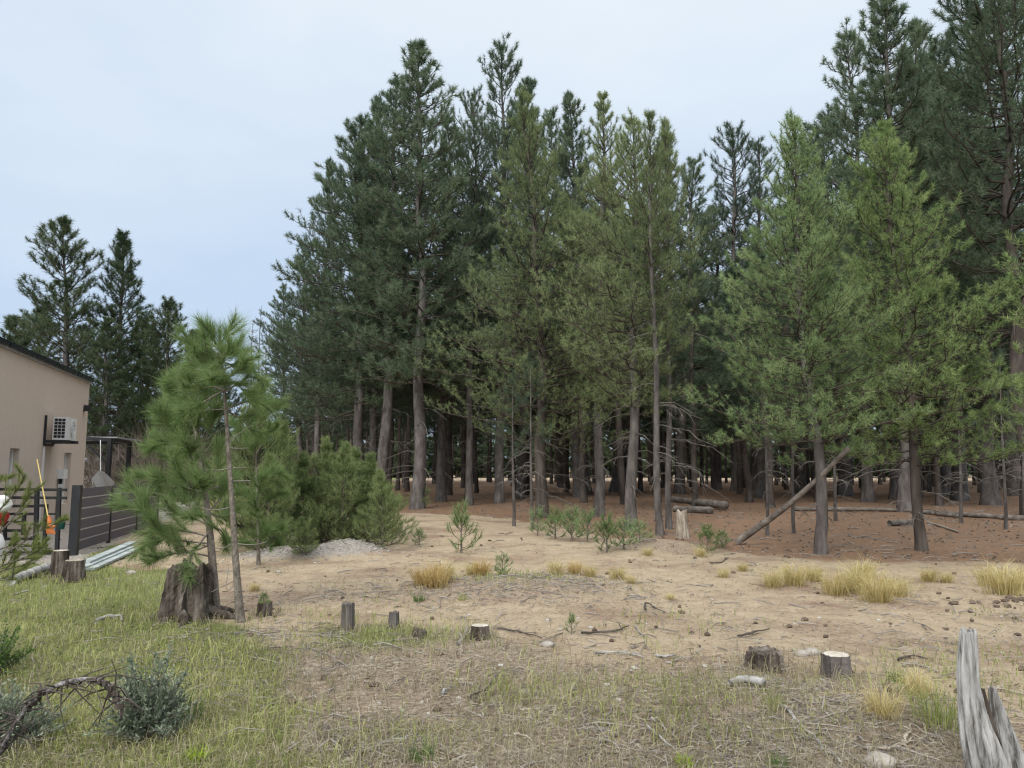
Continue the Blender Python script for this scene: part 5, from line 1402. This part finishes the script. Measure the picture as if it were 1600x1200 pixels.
tag(link('grass', mesh('grass', V, F, M['grass'])), 'short green grass on the left of the clearing', None, None, 'stuff')
print('grass', n)
bp_ = []
for o in list(bpy.data.objects):
    if o.get('category') in ('stump', 'dead trunk', 'rock', 'log', 'plank'):
        c0 = np.array(o.matrix_basis.translation)
        m_ = 26 if o.get('category') != 'stump' else 70
        R0_ = .12 if o.get('category') != 'stump' else max(abs(v.co.x) for v in [c for c in o.children if c.name.startswith('bark')][0].data.vertices) * .95
        if c0[1] > 13: continue
        a = rg.uniform(0, 6.28, m_); r_ = R0_ + np.abs(rg.normal(0, .07, m_))
        bp_.append(np.stack([c0[0] + r_ * np.cos(a), c0[1] + r_ * np.sin(a), 0 * a], -1))
bp_ = np.concatenate(bp_); bp_[:, 2] = height(bp_[:, 0], bp_[:, 1]) - .01
V, F = blades(rg, bp_, rg.uniform(.04, .17, len(bp_)), .003 + .0005 * bp_[:, 1], .8)
tag(link('collar_grass', mesh('collar_grass', V, F, M['grass_dry'])), 'dry grass grown up round stumps and stones', None, None, 'stuff')
def wdry(x, y):
    f, g, t_, r = zones(x, y); return np.clip(np.maximum(t_ * .9, g * .55) * (.25 + 1.1 * vn(x, y, .5, 41)), 0, 1) * (1 - r)
p = scatter(rg, 60000, 2.6, 13, wdry, 1.0)
n = len(p)
V, F = blades(rg, p - [0, 0, .01], rg.uniform(.04, .20, n), .0022 + .0004 * p[:, 1], 1.1)
tag(link('dry_grass', mesh('dry_grass', V, F, M['grass_dry'])), 'thin straw-coloured grass over the foreground', None, None, 'stuff')
# tall thin stalks
def wst(x, y):
    f, g, t_, r = zones(x, y); return np.clip((g + t_) * sstep(.5, .75, vn(x, y, .8, 43)), 0, 1)
p = scatter(rg, 3500, 2.8, 9, wst, 1.0)
n = len(p)
V, F = blades(rg, p, rg.uniform(.2, .5, n), np.full(n, .0035), .5)
tag(link('tall_stalks', mesh('tall_stalks', V, F, M['grass_dry'])), 'scattered tall dry grass stalks in the foreground', None, None, 'stuff')
# lying thatch
def lying(rg, p, ln, w_, lift=.012):
    n = len(p); a = rg.uniform(0, 6.28, n)
    d = np.stack([np.cos(a), np.sin(a), rg.normal(0, .12, n)], -1); sdv = np.stack([-np.sin(a), np.cos(a), rg.normal(0, .5, n)], -1)
    ln = np.asarray(ln).reshape(-1, 1); ww = np.asarray(w_).reshape(-1, 1) * .5
    md = p + sdv * rg.normal(0, .12, (n, 1)) * ln + [0, 0, 1] * rg.uniform(.2, 1, (n, 1)) * lift * 2
    e0 = p - d * ln * .5 + [0, 0, lift]; e1 = p + d * ln * .5 + [0, 0, lift]
    V = np.stack([e0 - sdv * ww, e0 + sdv * ww, md - sdv * ww, md + sdv * ww, e1], 1).reshape(-1, 3)
    b = np.arange(n)[:, None] * 5
    return V, np.stack([b + [0, 1, 3], b + [0, 3, 2], b + [2, 3, 4]], 1).reshape(-1, 3)
def wth(x, y):
    f, g, t_, r = zones(x, y); return np.clip(t_ * (.15 + 1.1 * vn(x, y, .7, 45) ** 1.4) + (.14 + .4 * vn(x, y, .45, 46) ** 2) * (1 - f), 0, 1) * (1 - .6 * g)
p = scatter(rg, 100000, 2.6, 16, wth, .8)
n = len(p)
V, F = lying(rg, p, rg.uniform(.03, .15, n), .0017 + .0005 * p[:, 1])
tag(link('thatch', mesh('thatch', V, F, M['thatch'])), 'flattened dead stems and needles on the foreground soil', None, None, 'stuff')
# twig litter
def wtw(x, y):
    f, g, t_, r = zones(x, y); return np.clip(t_ * .45 * sstep(.45, .75, vn(x, y, .9, 47)) + .07 + .2 * f + 1.0 * blob(x, y, 830, 925, 1.2, .7) + .45 * blob(x, y, 1320, 1110, .8, .5) + .8 * blob(x, y, 430, 1000, .9, .3), 0, 1)
p = scatter(rg, 24000, 2.8, 30, wtw, .7)
n = len(p)
a = rg.uniform(0, 6.28, n); ln = .05 + .32 * rg.uniform(0, 1, n) ** 2.2 * (1 + p[:, 1] * .03)
d = np.stack([np.cos(a), np.sin(a), rg.normal(0, .1, n)], -1)
md = rg.normal(0, .06, (n, 3)) * ln[:, None]; md[:, 2] = np.abs(md[:, 2]) + .012
TP = np.stack([p - d * ln[:, None] * .5 + [0, 0, .01], p + md, p + d * ln[:, None] * .5 + [0, 0, .01]], 1)
rr = (.0016 + .0004 * p[:, 1]) * rg.uniform(.6, 1.8, n)
V, F = tubes(TP, np.stack([rr, rr * .9, rr * .5], 1), 3)
tag(link('twig_litter', mesh('twig_litter', V, F, M['twig_dead'])), 'dead grey twigs strewn over the clearing', None, None, 'stuff')
# pine cones, clods, chips, pebbles
ico_t = (1 + 5 ** .5) / 2
ICV = nrm(np.array([(-1, ico_t, 0), (1, ico_t, 0), (-1, -ico_t, 0), (1, -ico_t, 0), (0, -1, ico_t), (0, 1, ico_t), (0, -1, -ico_t), (0, 1, -ico_t), (ico_t, 0, -1), (ico_t, 0, 1), (-ico_t, 0, -1), (-ico_t, 0, 1)], float))
ICF = np.array([(0, 11, 5), (0, 5, 1), (0, 1, 7), (0, 7, 10), (0, 10, 11), (1, 5, 9), (5, 11, 4), (11, 10, 2), (10, 7, 6), (7, 1, 8), (3, 9, 4), (3, 4, 2), (3, 2, 6), (3, 6, 8), (3, 8, 9), (4, 9, 5), (2, 4, 11), (6, 2, 10), (8, 6, 7), (9, 8, 1)])
def lumps(rg, p, r, flat=.7):
    n = len(p)
    V = p[:, None] + ICV[None] * (r[:, None, None] * rg.uniform(.7, 1.3, (n, 12, 1))) * np.stack([rg.uniform(.8, 1.4, n), rg.uniform(.7, 1.1, n), np.full(n, flat)], -1)[:, None]
    return V.reshape(-1, 3), (ICF[None] + np.arange(n)[:, None, None] * 12).reshape(-1, 3)
def wco(x, y):
    f, g, t_, r = zones(x, y); return np.clip(.9 * f + .06 * (1 - g), 0, 1)
p = scatter(rg, 5200, 3, 40, wco, .35)
V, F = lumps(rg, p + [0, 0, .012], rg.uniform(.012, .036, len(p)), .8)
tag(link('pine_cones', mesh('pine_cones', V, F, M['cone'])), 'fallen brown pine cones on litter and dirt', None, None, 'stuff')
p = np.concatenate([scatter(rg, 260, 8.4, 9.4, lambda x, y: blob(x, y, 1572, 948, .45, .5), 1.0), scatter(rg, 600, 8.4, 9.4, lambda x, y: blob(x, y, 1572, 948, .45, .5), 1.0)])
V, F = lumps(rg, p + [0, 0, .01], rg.uniform(.015, .05, len(p)), .8)
tag(link('soil_clods', mesh('soil_clods', V, F, M['cone'])), 'dark soil clods below the right-edge tussock', None, None, 'stuff')
p = scatter(rg, 7000, 2.8, 22, lambda x, y: .35 + .5 * vn(x, y, .8, 51), .7)
n = len(p); a = rg.uniform(0, 3.14, n); L_ = rg.uniform(.006, .030, n); W_ = L_ * rg.uniform(.25, .6, n)
ca, sa = np.cos(a), np.sin(a)
C8 = np.array([(x, y, z) for z in (-1, 1) for y in (-1, 1) for x in (-1, 1)], float)
X_ = C8[None, :, 0] * L_[:, None] * .5; Y_ = C8[None, :, 1] * W_[:, None] * .5; Z_ = C8[None, :, 2] * .003 + C8[None, :, 0] * rg.normal(0, .004, n)[:, None]
V = np.stack([X_ * ca[:, None] - Y_ * sa[:, None], X_ * sa[:, None] + Y_ * ca[:, None], Z_ + .008], -1) + p[:, None]
F = (box((0, 0, 0), (1, 1, 1))[1][None] + np.arange(n)[:, None, None] * 8).reshape(-1, 3)
tag(link('wood_chips', mesh('wood_chips', V.reshape(-1, 3), F, M['chip'])), 'pale wood and bark chips over the dirt', None, None, 'stuff')
def wpe(x, y):
    f, g, t_, r = zones(x, y); return np.clip(r + .12 * (1 - f) * (1 - g), 0, 1)
p = np.concatenate([scatter(rg, 4500, 3, 16, wpe, .8), scatter(rg, 9000, 12, 15.5, lambda x, y: zones(x, y)[3] * (x > -6.6), .8, .4)])
V, F = lumps(rg, p + [0, 0, .004], rg.uniform(.006, .024, len(p)), .7)
tag(link('gravel', mesh('gravel', V, F, M['pebble'])), 'grey gravel heaped before the thicket and strewn on the dirt', None, None, 'stuff')
print('OBJCOUNT', len(bpy.data.objects), 'tris', sum(len(m.polygons) for m in bpy.data.meshes))
